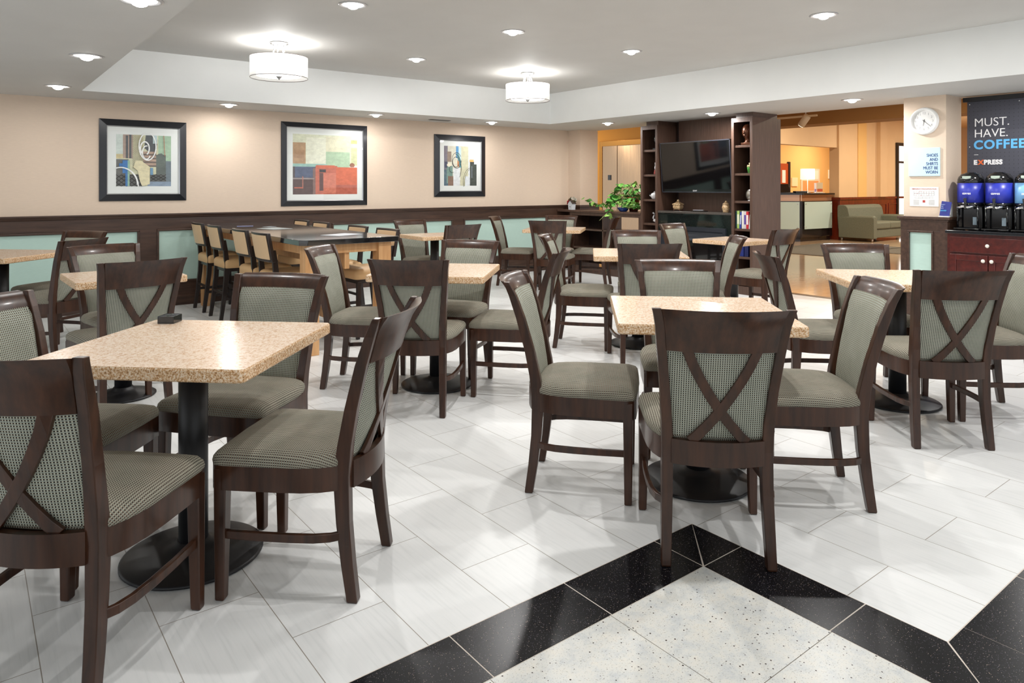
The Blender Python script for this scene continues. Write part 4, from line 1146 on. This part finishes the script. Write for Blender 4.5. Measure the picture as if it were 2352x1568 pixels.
def clock():
    t = thing('wall_clock', 'round white wall clock on the beige column', 'clock', (CX, 3.097, 1.998))
    RX = Matrix.Rotation(-PI / 2, 4, 'Y')
    b = MB(); b.lathe([(.138, 0), (.140, .012), (.134, .030), (.122, .036), (.112, .030), (.108, .016)], 56, 0, RX); b.build('case', M_WHITEP, t)
    MB().lathe([(.110, .010), (.110, .0155)], 48, 0, RX, False).build('dial', mat('clock_dial', srgb(240, 240, 238), 0.4), t)
    gm = mat('dial_grey', srgb(168, 168, 170), 0.5); dk = mat('hand_grey', srgb(90, 90, 94), 0.4)
    for k in range(1, 13):
        a = PI / 2 - 2 * PI * k / 12
        o = text(str(k), .034, (-.0165, -.082 * math.cos(a), .082 * math.sin(a) - .012), '-X', gm, 'numeral', t, 0.0, 0.0004, 'CENTER')
    def hand(ang, l, w, xo):
        a = math.radians(90 - ang); d = Vector((-math.cos(a), math.sin(a))); n = Vector((-d.y, d.x)) * w / 2
        p0 = -d * .018; p1 = d * l; pts = [p0 - n, p1 - n * .5, p1 + n * .5, p0 + n]
        m = MB(); m.add([(xo, p.x, p.y) for p in pts] + [(xo + .001, p.x, p.y) for p in pts], [(0, 1, 2, 3), (7, 6, 5, 4), (0, 1, 5, 4), (1, 2, 6, 5), (2, 3, 7, 6), (3, 0, 4, 7)])
        m.build('hand', dk, t)
    hand(190, .05, .006, -.019); hand(132, .088, .0045, -.0205)
    MB().lathe([(.006, .015), (.006, .022)], 12, 0, RX).build('hub', dk, t)
clock()
def notice():
    t = thing('dress_code_sign', 'pale blue sign about shoes and shirts on the column below the clock', 'sign', (CX, 3.0995, 1.583))
    MB().box(-.012, -.148, -.143, 0, .148, .143).build('board', mat('pale_blue_board', srgb(196, 226, 238), 0.3), t, bevel=0.002)
    nm = mat('navy_lettering', srgb(36, 58, 128), 0.5)
    for k, s_ in enumerate(('SHOES', 'AND', 'SHIRTS', 'MUST BE', 'WORN')):
        text(s_, .044, (-.0135, -.132, .052 - k * .0425), '-X', nm, 'lettering', t, 0.0, 0.0006, 'RIGHT', .82)
notice()
def evac():
    t = thing('evacuation_plan', 'white emergency evacuation plan sheet on the column above the rail', 'sign', (CX, 3.103, 1.231))
    MB().box(-.004, -.136, -.098, 0, .136, .098).build('sheet', mat('white_sheet', srgb(236, 236, 234), 0.4), t)
    rd = mat('red_ink', srgb(176, 66, 60), 0.5); gy = mat('grey_ink', srgb(130, 130, 134), 0.5)
    text('EMERGENCY EVACUATION PLAN', .018, (-.0048, .115, .072), '-X', rd, 'title', t, 0.0001, 0.0002, 'LEFT', .86)
    b = MB()
    def ln(y0, z0, y1, z1, w=.0012): b.box(-.0046, min(y0, y1) - w / 2, min(z0, z1) - w / 2, -.0041, max(y0, y1) + w / 2, max(z0, z1) + w / 2)
    for z in (.055, .035, .030, .010): ln(.095, z, -.095, z)
    for k in range(9): ln(.095 - k * .0237, .055, .095 - k * .0237, .035); ln(.095 - k * .0237, .030, .095 - k * .0237, .010)
    ln(.095, .055, .095, .010); ln(-.095, .055, -.095, .010)
    for z in (-.004, -.018): ln(.085, z, -.085, z)
    for y in (.085, .05, .015, -.02, -.055, -.085): ln(y, -.004, y, -.018)
    for k in range(9): ln(.100, -.034 - k * .006, .045, -.034 - k * .006); ln(-.045, -.034 - k * .006, -.100, -.034 - k * .006)
    b.build('floor_plan', gy, t)
    b = MB(); r = random.Random(3)
    for k in range(16):
        y, z = r.uniform(-.09, .09), r.uniform(.008, .058); b.box(-.0048, y - .002, z - .002, -.0042, y + .002, z + .002)
    b.box(-.0048, -.012, -.060, -.0042, .012, -.036); b.build('markers', rd, t)
evac()
def card_stand():
    t = thing('card_holder', 'navy table card in a clear holder on the column rail', 'card', (7.708, 2.908, 1.0308), 0)
    MB().box(-.018, -.048, 0, .018, .048, .010).build('base', M_WHITEP, t)
    R = Matrix.Rotation(math.radians(6), 4, 'X') @ Matrix.Rotation(math.radians(8), 4, 'Y')
    MB().box(-.004, -.045, .009, .002, .045, .155, 0, R).build('card', mat('navy_card', srgb(34, 44, 128), 0.35), t)
    lm = mat('pale_card_ink', srgb(170, 190, 230), 0.5)
    for k, s_ in enumerate(('START', 'THE', 'DAY')):
        text(s_, .016, (-.0062 - .0016, .034, .118 - k * .018), '-X', lm, 'lettering', t, 0, 0.0004)
    text('GOOD', .018, (-.0075 + .001, .034, .058), '-X', mat('cyan_card_ink', srgb(90, 190, 236), 0.5), 'lettering', t, 0.0004, 0.0004)
card_stand()
o = MB().box(-.03, -.006, 0, .03, .006, .13).build('leaflet_stack', M_WHITEP, None, loc=(7.80, 2.884, 1.0308)); tag(o, 'stack of white leaflets standing beside the navy card', 'leaflets')

def coffee_board():
    t = thing('coffee_sign_board', 'grey perforated coffee board with white and blue lettering', 'sign', (8.08, 1.90, 0))
    g = mat('slate_grey_panel', srgb(66, 67, 78), 0.45)
    MB().box(0, -.95, 1.02, .03, .935, 2.19).build('panel', g, t)
    MB().box(-.03, -.95, 2.19, .03, .965, 2.235).build('top_rail', M_BLACKM, t)
    d = MB(); k = 0
    y = .915
    while y > .40:
        z = 1.40
        while z < 2.18:
            d.add([(-.0008, y + .0032 * math.cos(PI * i / 4), z + .0032 * math.sin(PI * i / 4)) for i in range(8)], [tuple(range(8))])
            z += .0385
        y -= .0385
    d.build('perforation', mat('peg_hole_black', srgb(24, 24, 28), 0.6), t)
    s_ = MB()
    for y, z in ((.912, 2.165), (.912, 1.735), (.485, 2.165)): s_.add([(-.0012, y + .005 * math.cos(PI * i / 4), z + .005 * math.sin(PI * i / 4)) for i in range(8)], [tuple(range(8))])
    s_.build('screws', M_WHITEP, t)
    wm = mat('white_lettering', srgb(240, 240, 242), 0.5, emis=None); bl = mat('sky_blue_lettering', srgb(96, 178, 232), 0.5)
    x = -.0035
    text('MUST.', .118, (x, .873, 1.938), '-X', wm, 'lettering', t, -0.0006, 0.0015, 'LEFT', .95)
    text('HAVE.', .118, (x, .873, 1.828), '-X', wm, 'lettering', t, -0.0006, 0.0015, 'LEFT', .93)
    text('COFFEE', .122, (x, .875, 1.712), '-X', bl, 'lettering', t, 0.0042, 0.0015, 'LEFT', .96, 1.12)
    MB().box(-.004, .835, 1.652, 0, .872, 1.656).build('dash', wm, t)
    text('E', .062, (x, .875, 1.556), '-X', wm, 'lettering', t, 0.0034, 0.0015)
    text('X', .062, (x, .834, 1.556), '-X', mat('orange_lettering', srgb(226, 104, 50), 0.5), 'lettering', t, 0.0034, 0.0015)
    text('PRESS', .062, (x, .785, 1.556), '-X', wm, 'lettering', t, 0.0034, 0.0015, 'LEFT', .93, 1.12)
coffee_board()
sbox('wall_right', 8.12, -2.0, 0, 8.24, 2.84, 1.30, M_WAIN)

def coffee_cabinet(y1, lab):
    w = .715
    t = thing('coffee_cabinet', lab, 'cabinet', (7.66, y1, 0.0005), 0, 'mahogany base cabinets under the coffee bar')
    MB().box(.02, -w + .002, .08, .45, -.002, .875).build('body', M_MAHOG, t)
    MB().box(.05, -w + .002, 0, .45, -.002, .079).build('toe_kick', M_BLACKM, t)
    kn = mat('white_ceramic_knob', srgb(232, 226, 214), 0.2, coat=0.4)
    RX = Matrix.Rotation(-PI / 2, 4, 'Y')
    def knob(par, y, z):
        k = MB(); k.lathe([(.006, 0), (.006, .010), (.016, .016), (.018, .022), (.012, .030), (.003, .032)], 20, 0, Matrix.Translation((0, y, z)) @ RX); k.build('knob', kn, par)
    d = MB(); d.box(0, -w + .03, .695, .019, -.03, .845); o = d.build('drawer', M_MAHOG, t, bevel=0.004); knob(o, -w / 2, .77)
    for (a, b_, ky) in ((-w / 2 + .004, -.03, -w / 2 + .035), (-w + .03, -w / 2 - .004, -w / 2 - .035)):
        d = MB(); r = .055; z0, z1 = .11, .675
        d.box(0, a, z0, .019, a + r, z1); d.box(0, b_ - r, z0, .019, b_, z1); d.box(0, a + r, z0, .019, b_ - r, z0 + r); d.box(0, a + r, z1 - r, .019, b_ - r, z1); d.box(.008, a + r, z0 + r, .019, b_ - r, z1 - r)
        o = d.build('door', M_MAHOG, t, bevel=0.003); knob(o, ky, .625)
coffee_cabinet(2.90 - .03, 'mahogany cabinet with white knobs beside the clock column')
coffee_cabinet(2.155, 'mahogany cabinet mostly outside the right frame edge')
o = MB().box(7.64, 1.38, .877, 8.118, 2.876, .907).build('coffee_countertop', M_GRSTONE, None, bevel=0.004); tag(o, 'black stone countertop carrying the coffee dispensers', 'countertop')

def dispenser(y, band, word, lab):
    t = thing('coffee_dispenser', lab, 'coffee dispenser', (7.86, y, .9075), 0, 'row of coffee dispensers on the black countertop'); t.scale = (1, 1, 1.1)
    r = .114
    MB().lathe([(r, .215), (r, .245)], 40).build('lower_collar', M_BLACKG, t)
    MB().lathe([(r + .001, .246), (r + .001, .418)], 40).build('colour_band', band, t)
    MB().lathe([(r, .419), (r + .002, .425), (r, .452), (.104, .476), (.088, .490), (.085, .498), (.050, .506), (.048, .512)], 40).build('lid', M_BLACKG, t)
    MB().box(-.125, -.035, .452, -.086, .035, .480).build('brew_label', mat('pale_label', srgb(176, 190, 178), 0.4), t, bevel=0.004)
    MB().tube([(-.10, -.05, .47), (-.125, -.045, .455), (-.128, 0, .448), (-.125, .045, .455), (-.10, .05, .47)], .006, 8).build('handle', M_BLACKG, t)
    b = MB(); b.box(-.02, -.105, .02, .10, .105, .22); b.build('stand_back', M_BLACKG, t, bevel=0.004)
    for s_ in (-1, 1):
        MB().tube([(-.085, s_ * .088, .02), (-.085, s_ * .088, .22)], .009, 10).build('stand_post', M_BLACKG, t)
    MB().lathe([(.112, .205), (.112, .214)], 40).build('support_ring', M_BLACKM, t)
    MB().box(-.135, -.112, .004, .11, .112, .020).build('base_tray', M_BLACKG, t, bevel=0.006)
    f = MB()
    for a in (-.09, .09):
        for c in (-.10, .08): f.lathe([(.012, 0), (.012, .004)], 12, 0, None, True, (c, a))
    f.build('feet', M_BLACKM, t)
    MB().tube([(-.095, 0, .235), (-.135, 0, .240), (-.142, 0, .225), (-.142, 0, .185)], [.014, .014, .012, .011], 12).build('faucet', M_BLACKG, t)
    h = MB(); h.loft([[(-.146 + dx, dy, z) for dx, dy in ((-.005, -w), (.005, -w), (.005, w), (-.005, w))] for z, w in ((.236, .008), (.262, .013), (.285, .015))]); h.build('faucet_lever', M_BLACKG, t, bevel=0.003)
    g = MB(); g.tube([(-.100, .075, .205), (-.132, .06, .200), (-.136, .02, .212), (-.136, -.02, .204), (-.130, -.065, .212)], [.010, .013, .012, .013, .008], 10); g.build('spout_guard', M_CHROME, t)
    MB().box(-.024, -.070, .045, -.0205, -.025, .115).build('label', mat('grey_tag', srgb(120, 136, 146), 0.4), t)
    if word:
        R = r + .0015; n = len(word)
        wm = MATS['white_lettering']
        wd = .0125
        g_ = None
        for k, ch in enumerate(word):
            a = (k - (n - 1) / 2) * wd / R
            o = text(ch, .019, (0, 0, 0), '-X', wm, 'lettering', t, 0.0009, 0.0006, 'CENTER')
            o.location = (-R * math.cos(a) , -R * math.sin(a), .318); o.rotation_euler = (0, 0, a)
DB = mat('royal_blue_band', srgb(44, 54, 166), 0.35); LB = mat('light_blue_band', srgb(124, 178, 226), 0.35)
dispenser(2.725, DB, 'COFFEE', 'coffee dispenser with dark blue band next to the column')
dispenser(2.480, DB, 'COFFEE', 'coffee dispenser with dark blue band, middle of the row')
dispenser(2.238, LB, 'DECAF', 'dispenser with light blue band at the right frame edge')

# ================================================================== LOBBY BEYOND
LY = 8.95
sbox('wall_back', 17.35, LY, 1.06, 25.8, LY + .25, 3.2, M_TAN)
sbox('wall_back', 17.35, LY - .02, 0, 25.8, LY + .25, 1.0, M_MAHOG2)
sbox('trim_12', 17.33, LY - .045, 1.0, 25.8, LY + .25, 1.06, M_MAHOG2, 0.004)
b = MB()
for k in range(9): 
    x = 17.5 + k * .62
    for (x0, z0, x1, z1) in ((x, .2, x + .5, .23), (x, .85, x + .5, .88), (x, .23, x + .03, .85), (x + .47, .23, x + .5, .85)): b.box(x0, LY - .035, z0, x1, LY - .02, z1)
struct(b.build('trim_13', M_MAHOG2, bevel=0.004))
sbox('wall_back', 19.35, LY - .10, 1.06, 19.75, LY, 3.2, M_TAN)
sbox('wall_back', 18.3, LY - .02, 1.06, 18.75, LY, 3.2, M_ORANGE)
sbox('wall_back', 10.3, 9.0, 2.31, 17.35, 9.2, 3.2, M_TAN)          # drop soffit over the reception
sbox('wall_back', 10.3, 12.4, 0, 26.0, 12.6, 3.2, M_ORANGE)          # reception back wall
sbox('wall_right', 25.8, -2.6, 0, 26.0, 12.4, 3.2, M_ORANGE)
def win(n, x0, x1):
    t = bpy.data.objects.new('window_%d' % n, None); COL.objects.link(t); struct(t)
    fm = mat('dark_bronze_window', srgb(40, 34, 32), 0.4)
    b = MB(); y = LY - .06
    for a in ((x0, 0.05, x0 + .09, 2.55), (x1 - .09, .05, x1, 2.55), (x0 + .09, 2.46, x1 - .09, 2.55), (x0 + .09, .05, x1 - .09, .14), (x0 + .09, 1.98, x1 - .09, 2.04)): b.box(a[0], y, a[1], a[2], y + .05, a[3])
    o = b.build('window_frame', fm, t)
    MB().box(x0 + .09, y + .02, .14, x1 - .09, y + .03, 2.46).build('window_pane', mat('bright_daylight_pane', (1, 1, 1, 1), 0.1, emis=(0.9, 0.97, 1, 1), estr=1.6), t)
win(1, 20.45, 21.9)

def sofa():
    t = thing('lobby_sofa', 'sage green two-seat sofa in the lobby against the panelled wall', 'sofa', (17.15, 8.0, 0))
    L, D = 1.85, .86
    b = MB(); b.box(.01, .04, .09, L - .01, D - .01, .30); b.build('base', M_SOFA, t, bevel=0.02)
    for x in (0, L - .17):
        a = MB(); secs = []
        for y, zt in ((0, .60), (.04, .625), (.45, .62), (D, .60)):
            secs.append([(x, y, .08), (x + .17, y, .08), (x + .17, y, zt - .03), (x + .13, y, zt), (x + .03, y, zt), (x, y, zt - .04)])
        a.loft(secs, 0, False); a.build('arm', M_SOFA, t, bevel=0.012)
    k = MB(); secs = []
    for z, y0, y1 in ((.28, .56, .88), (.60, .60, .90), (.80, .64, .90), (.86, .69, .89), (.875, .74, .86)):
        secs.append([(.02, y0, z), (L - .02, y0, z), (L - .02, y1, z), (.02, y1, z)])
    k.loft(secs); k.build('backrest', M_SOFA, t, bevel=0.03)
    for i in range(2): MB().box(.175 + i * .752, .02, .30, .175 + (i + 1) * .75 - .005, .60, .46).build('seat_cushion', M_SOFA, t, bevel=0.03)
    for x in (.05, L - .05):
        for y in (.06, D - .06): MB().lathe([(.018, 0), (.026, .09)], 12, 0, None, True, (x, y)).build('leg', M_SILVER, t)
sofa()
def desk():
    t = thing('reception_desk', 'dark reception desk with frosted glass panels in the lobby', 'reception desk', (0, 0, 0))
    dk = mat('dark_desk_laminate', srgb(34, 26, 26), 0.15, coat=0.4); gl = mat('frosted_green_glass', srgb(186, 206, 200), 0.3, coat=0.3)
    segs = [((14.75, 10.37), (15.98, 9.14)), ((15.98, 9.14), (17.26, 9.04))]
    for (ax, ay), (bx, by) in segs:
        d = Vector((bx - ax, by - ay)); L = d.length; ang = math.atan2(d.y, d.x); M = Matrix.Translation((ax, ay, 0)) @ Matrix.Rotation(ang, 4, 'Z')
        b = MB(); b.box(0, .04, .10, L, .45, .98, 0, M); b.box(.03, .08, 0, L - .03, .40, .10, 0, M); b.build('body', dk, t)
        b = MB(); b.box(-.02, -.02, 1.13, L + .02, .48, 1.17, 0, M); b.build('counter_ledge', dk, t)
        b = MB(); b.box(0, .06, .98, L, .44, 1.13, 0, M); b.build('upper_panel', mat('polished_copper_panel', srgb(196, 150, 120), 0.12, 0.6), t)
        b = MB(); b.box(.09, -.0, .30, L - .07, .012, .96, 0, M); b.build('glass_panel', gl, t)
        for x in (.13, L - .11):
            for z in (.35, .91): MB().lathe([(.012, 0), (.012, .05)], 10, 0, M @ Matrix.Translation((x, .04, z)) @ Matrix.Rotation(PI / 2, 4, 'X')).build('standoff', M_SILVER, t)
desk()
def table_lamp():
    t = thing('table_lamp', 'lit white drum lamp standing on the reception desk', 'lamp', (16.56, 9.34, 1.171))
    MB().lathe([(.08, 0), (.08, .012), (.012, .02), (.009, .40)], 24).build('stand', M_SILVER, t)
    MB().lathe([(.17, .34), (.165, .60), (.16, .60), (.165, .34)], 32).build('lamp_shade', mat('glowing_white_shade', srgb(250, 244, 230), 0.8, emis=(1, .93, .8, 1), estr=.75), t)
table_lamp()
def laptop():
    t = thing('laptop', 'open black laptop at the left end of the reception desk', 'laptop', (15.86, 9.52, 1.171), math.radians(145))
    MB().box(-.17, -.12, 0, .17, .12, .018).build('keyboard_base', M_BLACKM, t, bevel=0.003)
    R = Matrix.Translation((0, -.115, .018)) @ Matrix.Rotation(math.radians(18), 4, 'X')
    MB().box(-.17, -.008, 0, .17, 0, .22, 0, R).build('display', M_BLACKG, t, bevel=0.003)
laptop()
def brochure(name, lab, loc, rz, w, h, c, c2):
    t = thing(name, lab, 'display stand', loc, rz)
    MB().box(-w / 2, -.05, 0, w / 2, .05, .008).build('base', M_WHITEP, t)
    MB().box(-w / 2, .01, .008, w / 2, .016, h).build('card', mat(name + '_card', c, 0.5), t)
    MB().box(-w / 2 + .01, .0085, h * .12, w / 2 - .01, .0098, h * .4).build('picture_band', mat(name + '_band', c2, 0.5), t)
brochure('brochure_stand', 'framed brochure with red band at the right of the reception desk', (17.02, 9.26, 1.1712), 0.1, .34, .26, srgb(206, 190, 160), srgb(190, 84, 50))
brochure('card_stand', 'small white and purple card beside the lamp on the desk', (16.77, 9.24, 1.1712), 0.1, .12, .25, srgb(226, 220, 226), srgb(140, 120, 170))
o = MB().box(-.18, -.05, 0, .18, .05, .05).build('desk_tray', M_BLACKM, None, bevel=.004, loc=(16.15, 9.30, 1.1712), rot=(0, 0, -.3)); tag(o, 'flat black tray between the laptop and the lamp', 'tray')
def wall_item(name, lab, cat, x0, z0, x1, z1, c, inner=None):
    t = thing(name, lab, cat, ((x0 + x1) / 2, 12.4, (z0 + z1) / 2))
    w, h = (x1 - x0) / 2, (z1 - z0) / 2
    MB().box(-w, -.03, -h, w, 0, h).build('board', mat(name + '_colour', c, 0.5), t)
    for k, (a, b_, c_, d, cc) in enumerate(inner or []): MB().box(a * w, -.034, b_ * h, c_ * w, -.0305, d * h).build('insert', mat('%s_insert_%d' % (name, k), cc, 0.5), t)
wall_item('wall_poster', 'white and orange poster on the reception wall behind the lamp', 'poster', 21.55, 1.16, 22.70, 1.92, srgb(224, 206, 186), [(-.85, -.9, .85, -.05, srgb(222, 150, 96)), (-.85, .1, .85, .85, srgb(236, 226, 214))])
wall_item('framed_certificate', 'small white frame with green and blue logo on the reception wall', 'frame', 23.30, 1.60, 23.86, 1.90, srgb(234, 232, 222), [(-.55, .0, .55, .55, srgb(70, 130, 150)), (-.45, -.75, .45, -.6, srgb(150, 150, 140))])
wall_item('wall_speaker', 'small cream wall box above the laptop', 'wall box', 21.0, 1.34, 21.34, 1.62, srgb(226, 208, 170))
def red_door():
    t = bpy.data.objects.new('door_1', None); COL.objects.link(t); struct(t)
    MB().box(19.8, 12.36, 0, 20.76, 12.4, 2.06).build('door_panel', mat('red_brown_door', srgb(166, 72, 30), 0.4), t)
    MB().box(20.76, 12.34, 0, 20.86, 12.4, 2.12).build('door_frame', M_BLACKM, t)
    MB().box(20.40, 12.345, 1.45, 20.58, 12.36, 1.85).build('door_notice', M_WHITEP, t)
red_door()
for lab, x0, y0, x1, y1 in (('grey rug before the reception desk', 13.0, 6.95, 16.2, 8.6), ('grey rug in front of the lobby sofa', 14.6, 5.55, 17.8, 6.9)):
    o = MB().box(x0, y0, 0, x1, y1, .008).build('lobby_rug', M_RUG); tag(o, lab, 'rug')
def track():
    t = thing('track_light', 'white track spotlight hanging above the lobby entrance', 'track light', (11.2, 6.95, 2.50))
    MB().box(-.02, -.80, 0, .02, .9, .03).build('rail', mat('cream_rail', srgb(206, 190, 160), 0.4), t)
    f = MB()
    for y in (-.6, .8): f.lathe([(.008, .03), (.008, .22)], 8, 0, None, True, (0, y))
    f.build('hanger', M_WHITEP, t)
    R = Matrix.Translation((0, -.58, -.05)) @ Matrix.Rotation(math.radians(38), 4, 'X')
    MB().lathe([(.058, -.11), (.060, .08), (.04, .10)], 24, 0, R).build('spot_head', mat('cream_spot', srgb(214, 200, 176), 0.4), t)
    MB().lathe([(.050, -.114), (.050, -.1105)], 24, 0, R).build('bulb', mat('warm_spot_bulb', (1, 1, 1, 1), .5, emis=(1, .88, .66, 1), estr=5.0), t)
    MB().box(-.03, .35, -.06, .03, .48, 0).build('transformer', mat('cream_box', srgb(206, 190, 160), 0.4), t)
track()
def lamp_light(name, typ, loc, W_, col, size=.2, rot=(0, 0, 0), parent=None, spread=None, blend=.5, shape='DISK'):
    d = bpy.data.lights.new(name, typ); d.energy = W_; d.color = col
    if typ == 'AREA': d.shape = shape; d.size = size
    if typ == 'POINT': d.shadow_soft_size = size
    if typ == 'AREA' and spread: d.spread = spread
    o = bpy.data.objects.new(name, d); COL.objects.link(o); o.location = loc; o.rotation_euler = rot
    if parent is not None: o.parent = parent
    return o
def added_warm_light(x, y, z, W_, lab):  # lamp and ring added to brighten lobby and elevator; no such fixture is seen
    t = thing('added_lobby_light', lab, 'ceiling light', (x, y, z), 0, 'added warm lobby lights')
    MB().lathe([(.10, 0), (.10, -.006), (.08, -.006)], 28).build('trim_ring', M_WHITEP, t)
    lamp_light('lamp_glow', 'AREA', (0, 0, -.012), W_, (1, .86, .66), .16, parent=t)
for x, y, z, w, lab in ((14.2, 7.2, 3.2, .8, 'before the reception desk'), (17.8, 6.8, 3.2, .8, 'over the sofa'), (18.6, 10.8, 3.2, .7, 'behind the reception desk'), (21.8, 10.9, 3.2, .75, 'over the reception back wall'), (21.2, 6.6, 3.2, .7, 'by the lobby window'), (8.9, 10.6, 2.72, .3, 'in front of the elevator'), (9.9, 4.4, 2.72, .3, 'behind the clock column')):
    added_warm_light(x, y, z, LOBBY_W * w, 'unseen added warm light ' + lab)

# ================================================================== CEILING LAMPS
def make_downlight():
    t = thing('recessed_downlight', 'x', 'ceiling light')
    MB().lathe([(.108, 0), (.106, -.005), (.092, -.007), (.084, -.003), (.080, 0)], 40).build('trim_ring', mat('satin_nickel_trim', srgb(200, 200, 202), 0.3, 0.4), t)
    MB().lathe([(.079, -.001), (.079, -.0025)], 32).build('reflector', mat('lit_reflector', (1, 1, 1, 1), .4, emis=(1, .99, .97, 1), estr=2.2), t)
    b = MB(); b.lathe([(.044, -.003), (.042, -.014), (.032, -.026), (.016, -.033), (.003, -.035)], 24); b.build('bulb', M_GLOWW, t)
    lamp_light('lamp_glow', 'AREA', (0, 0, -.040), DOWN_W, (1, .985, .965), .07, parent=t, spread=math.radians(180))
    return t
DL = [(.688, 1.95, ZS, 'downlight in the left soffit closest to the camera'), (.688, 3.86, ZS, 'downlight in the left soffit at the top edge of the photo'), (.688, 5.74, ZS, 'downlight in the left soffit, middle one'), (.688, 7.63, ZS, 'downlight in the left soffit nearest the wall'),
      (2.35, 8.17, ZS, 'soffit downlight between the two left pictures'), (4.16, 8.17, ZS, 'soffit downlight above the right edge of the red picture'), (5.95, 8.12, ZS, 'soffit downlight above the small right picture'),
      (7.35, 7.20, ZS, 'soffit downlight in front of the elevator'), (7.40, 5.44, ZS, 'soffit downlight above the television'), (7.41, 3.68, ZS, 'soffit downlight before the lobby opening'), (7.41, 1.90, ZS, 'soffit downlight over the coffee bar, outside the frame'),
      (2.31, 4.91, ZU, 'tray ceiling downlight at the top edge left of centre'), (3.82, 4.90, ZU, 'tray ceiling downlight at the top centre'), (3.83, 6.59, ZU, 'tray ceiling downlight between the two drum lamps'), (5.32, 4.88, ZU, 'tray ceiling downlight right of the second drum lamp'),
      (5.40, 2.91, ZU, 'tray ceiling downlight at the upper right'), (3.85, 2.95, ZU, 'tray ceiling downlight above the front tables, out of view'), (2.31, 2.95, ZU, 'tray ceiling downlight just above the frame'), (2.31, 1.0, ZU, 'tray ceiling downlight above the floor corner, out of view'), (3.85, 1.0, ZU, 'tray ceiling downlight right of the camera'), (5.40, 1.0, ZU, 'tray ceiling downlight at the far right, out of view')]
dl0 = None
for x, y, z, lab in DL:
    if dl0 is None:
        dl0 = make_downlight(); dl0.location = (x, y, z); dl0['label'] = lab; dl0['group'] = 'recessed ceiling downlights'; register(dl0)
    else: dup(dl0, (x, y, z), 0, lab, 'recessed ceiling downlights')
# the small lamps close to the long wall are weaker than the others
soft = None
for o in bpy.data.objects:
    if o.type == 'LIGHT' and o.parent and o.parent.name.startswith('recessed_downlight') and (o.parent.location.y > 7.4 or o.parent.location.x < 1.0):
        if soft is None: soft = o.data.copy(); soft.energy = DOWN_W * 0.36
        o.data = soft
def make_drum():
    t = thing('drum_ceiling_lamp', 'x', 'ceiling lamp')
    MB().lathe([(.07, 0), (.085, -.006), (.085, -.016), (.06, -.024), (.03, -.030)], 32).build('canopy', M_SILVER, t)
    for k in range(5):
        a = 2 * PI * k / 5 + .3; c, s_ = math.cos(a), math.sin(a)
        MB().tube([(c * .045, s_ * .045, -.02), (c * .045, s_ * .045, -.06), (c * .055, s_ * .055, -.10), (c * .085, s_ * .085, -.145), (c * .11, s_ * .11, -.17)], .008, 8).build('arm', M_SILVER, t)
    sh = bpy.data.materials.new('sheer_outer_shade'); sh.use_nodes = True; nt = sh.node_tree; nt.nodes.clear()
    out = nt.nodes.new('ShaderNodeOutputMaterial'); tr = nt.nodes.new('ShaderNodeBsdfTransparent'); tl = nt.nodes.new('ShaderNodeBsdfTranslucent'); df = nt.nodes.new('ShaderNodeBsdfDiffuse'); m1 = nt.nodes.new('ShaderNodeMixShader'); m2 = nt.nodes.new('ShaderNodeMixShader')
    tl.inputs[0].default_value = (.95, .94, .92, 1); df.inputs[0].default_value = (.95, .94, .92, 1)
    m1.inputs[0].default_value = .5; m2.inputs[0].default_value = .55
    nt.links.new(tl.outputs[0], m1.inputs[1]); nt.links.new(df.outputs[0], m1.inputs[2]); nt.links.new(tr.outputs[0], m2.inputs[1]); nt.links.new(m1.outputs[0], m2.inputs[2]); nt.links.new(m2.outputs[0], out.inputs[0])
    s_ = MB(); s_.loft([[(.262 * math.cos(2 * PI * i / 56), .262 * math.sin(2 * PI * i / 56), z) for i in range(56)] for z in (-.335, -.14)], 0, True, False); s_.build('outer_shade', sh, t)
    em = mat('glowing_inner_shade', srgb(250, 248, 244), .7, emis=(1, .985, .96, 1), estr=1.6)
    MB().lathe([(.205, -.165), (.205, -.31), (.20, -.318), (.02, -.320)], 48).build('inner_shade', em, t)
    rm = mat('thin_bronze_rim', srgb(110, 100, 94), .35, .5)
    for z in (-.335, -.14):
        r = MB(); r.loft([[((.262 + .0025 * math.cos(q)) * math.cos(2 * PI * i / 56), (.262 + .0025 * math.cos(q)) * math.sin(2 * PI * i / 56), z + .003 * math.sin(q)) for i in range(56)] for q in (0, PI / 2, PI, 3 * PI / 2, 2 * PI)], 0, True, False); r.build('rim', rm, t)
    MB().lathe([(.028, -.320), (.028, -.326), (.018, -.330), (.018, -.338), (.008, -.342), (.006, -.352)], 20).build('finial', M_SILVER, t)
    sp = MB()
    for k in range(3):
        a = 2 * PI * k / 3; sp.tube([(math.cos(a) * .05, math.sin(a) * .05, -.150), (math.cos(a) * .26, math.sin(a) * .26, -.142)], .003, 6)
    sp.build('spider', M_SILVER, t)
    lamp_light('lamp_glow', 'POINT', (0, 0, -.10), SHADE_W, (1, .985, .96), .04, parent=t)
    return t
dr = make_drum(); dr.location = (2.365, 6.629, ZU); dr['label'] = 'left drum lamp with sheer white shade under the tray ceiling'; dr['group'] = 'drum ceiling lamps'; register(dr)
dup(dr, (5.341, 6.561, ZU), 0.5, 'right drum lamp with sheer white shade, towards the far corner', 'drum ceiling lamps')
def vent():
    t = thing('air_vent', 'thin air vent in the soffit left of the far corner', 'air vent', (5.18, 8.28, ZS))
    MB().box(-.16, -.04, -.006, .16, .04, 0).build('frame', mat('vent_grey', srgb(150, 150, 148), .5), t)
    b = MB()
    for k in range(5): b.box(-.15, -.034 + k * .014, -.009, .15, -.028 + k * .014, -.0062)
    b.build('slats', mat('vent_dark', srgb(90, 90, 88), .5), t)
vent()
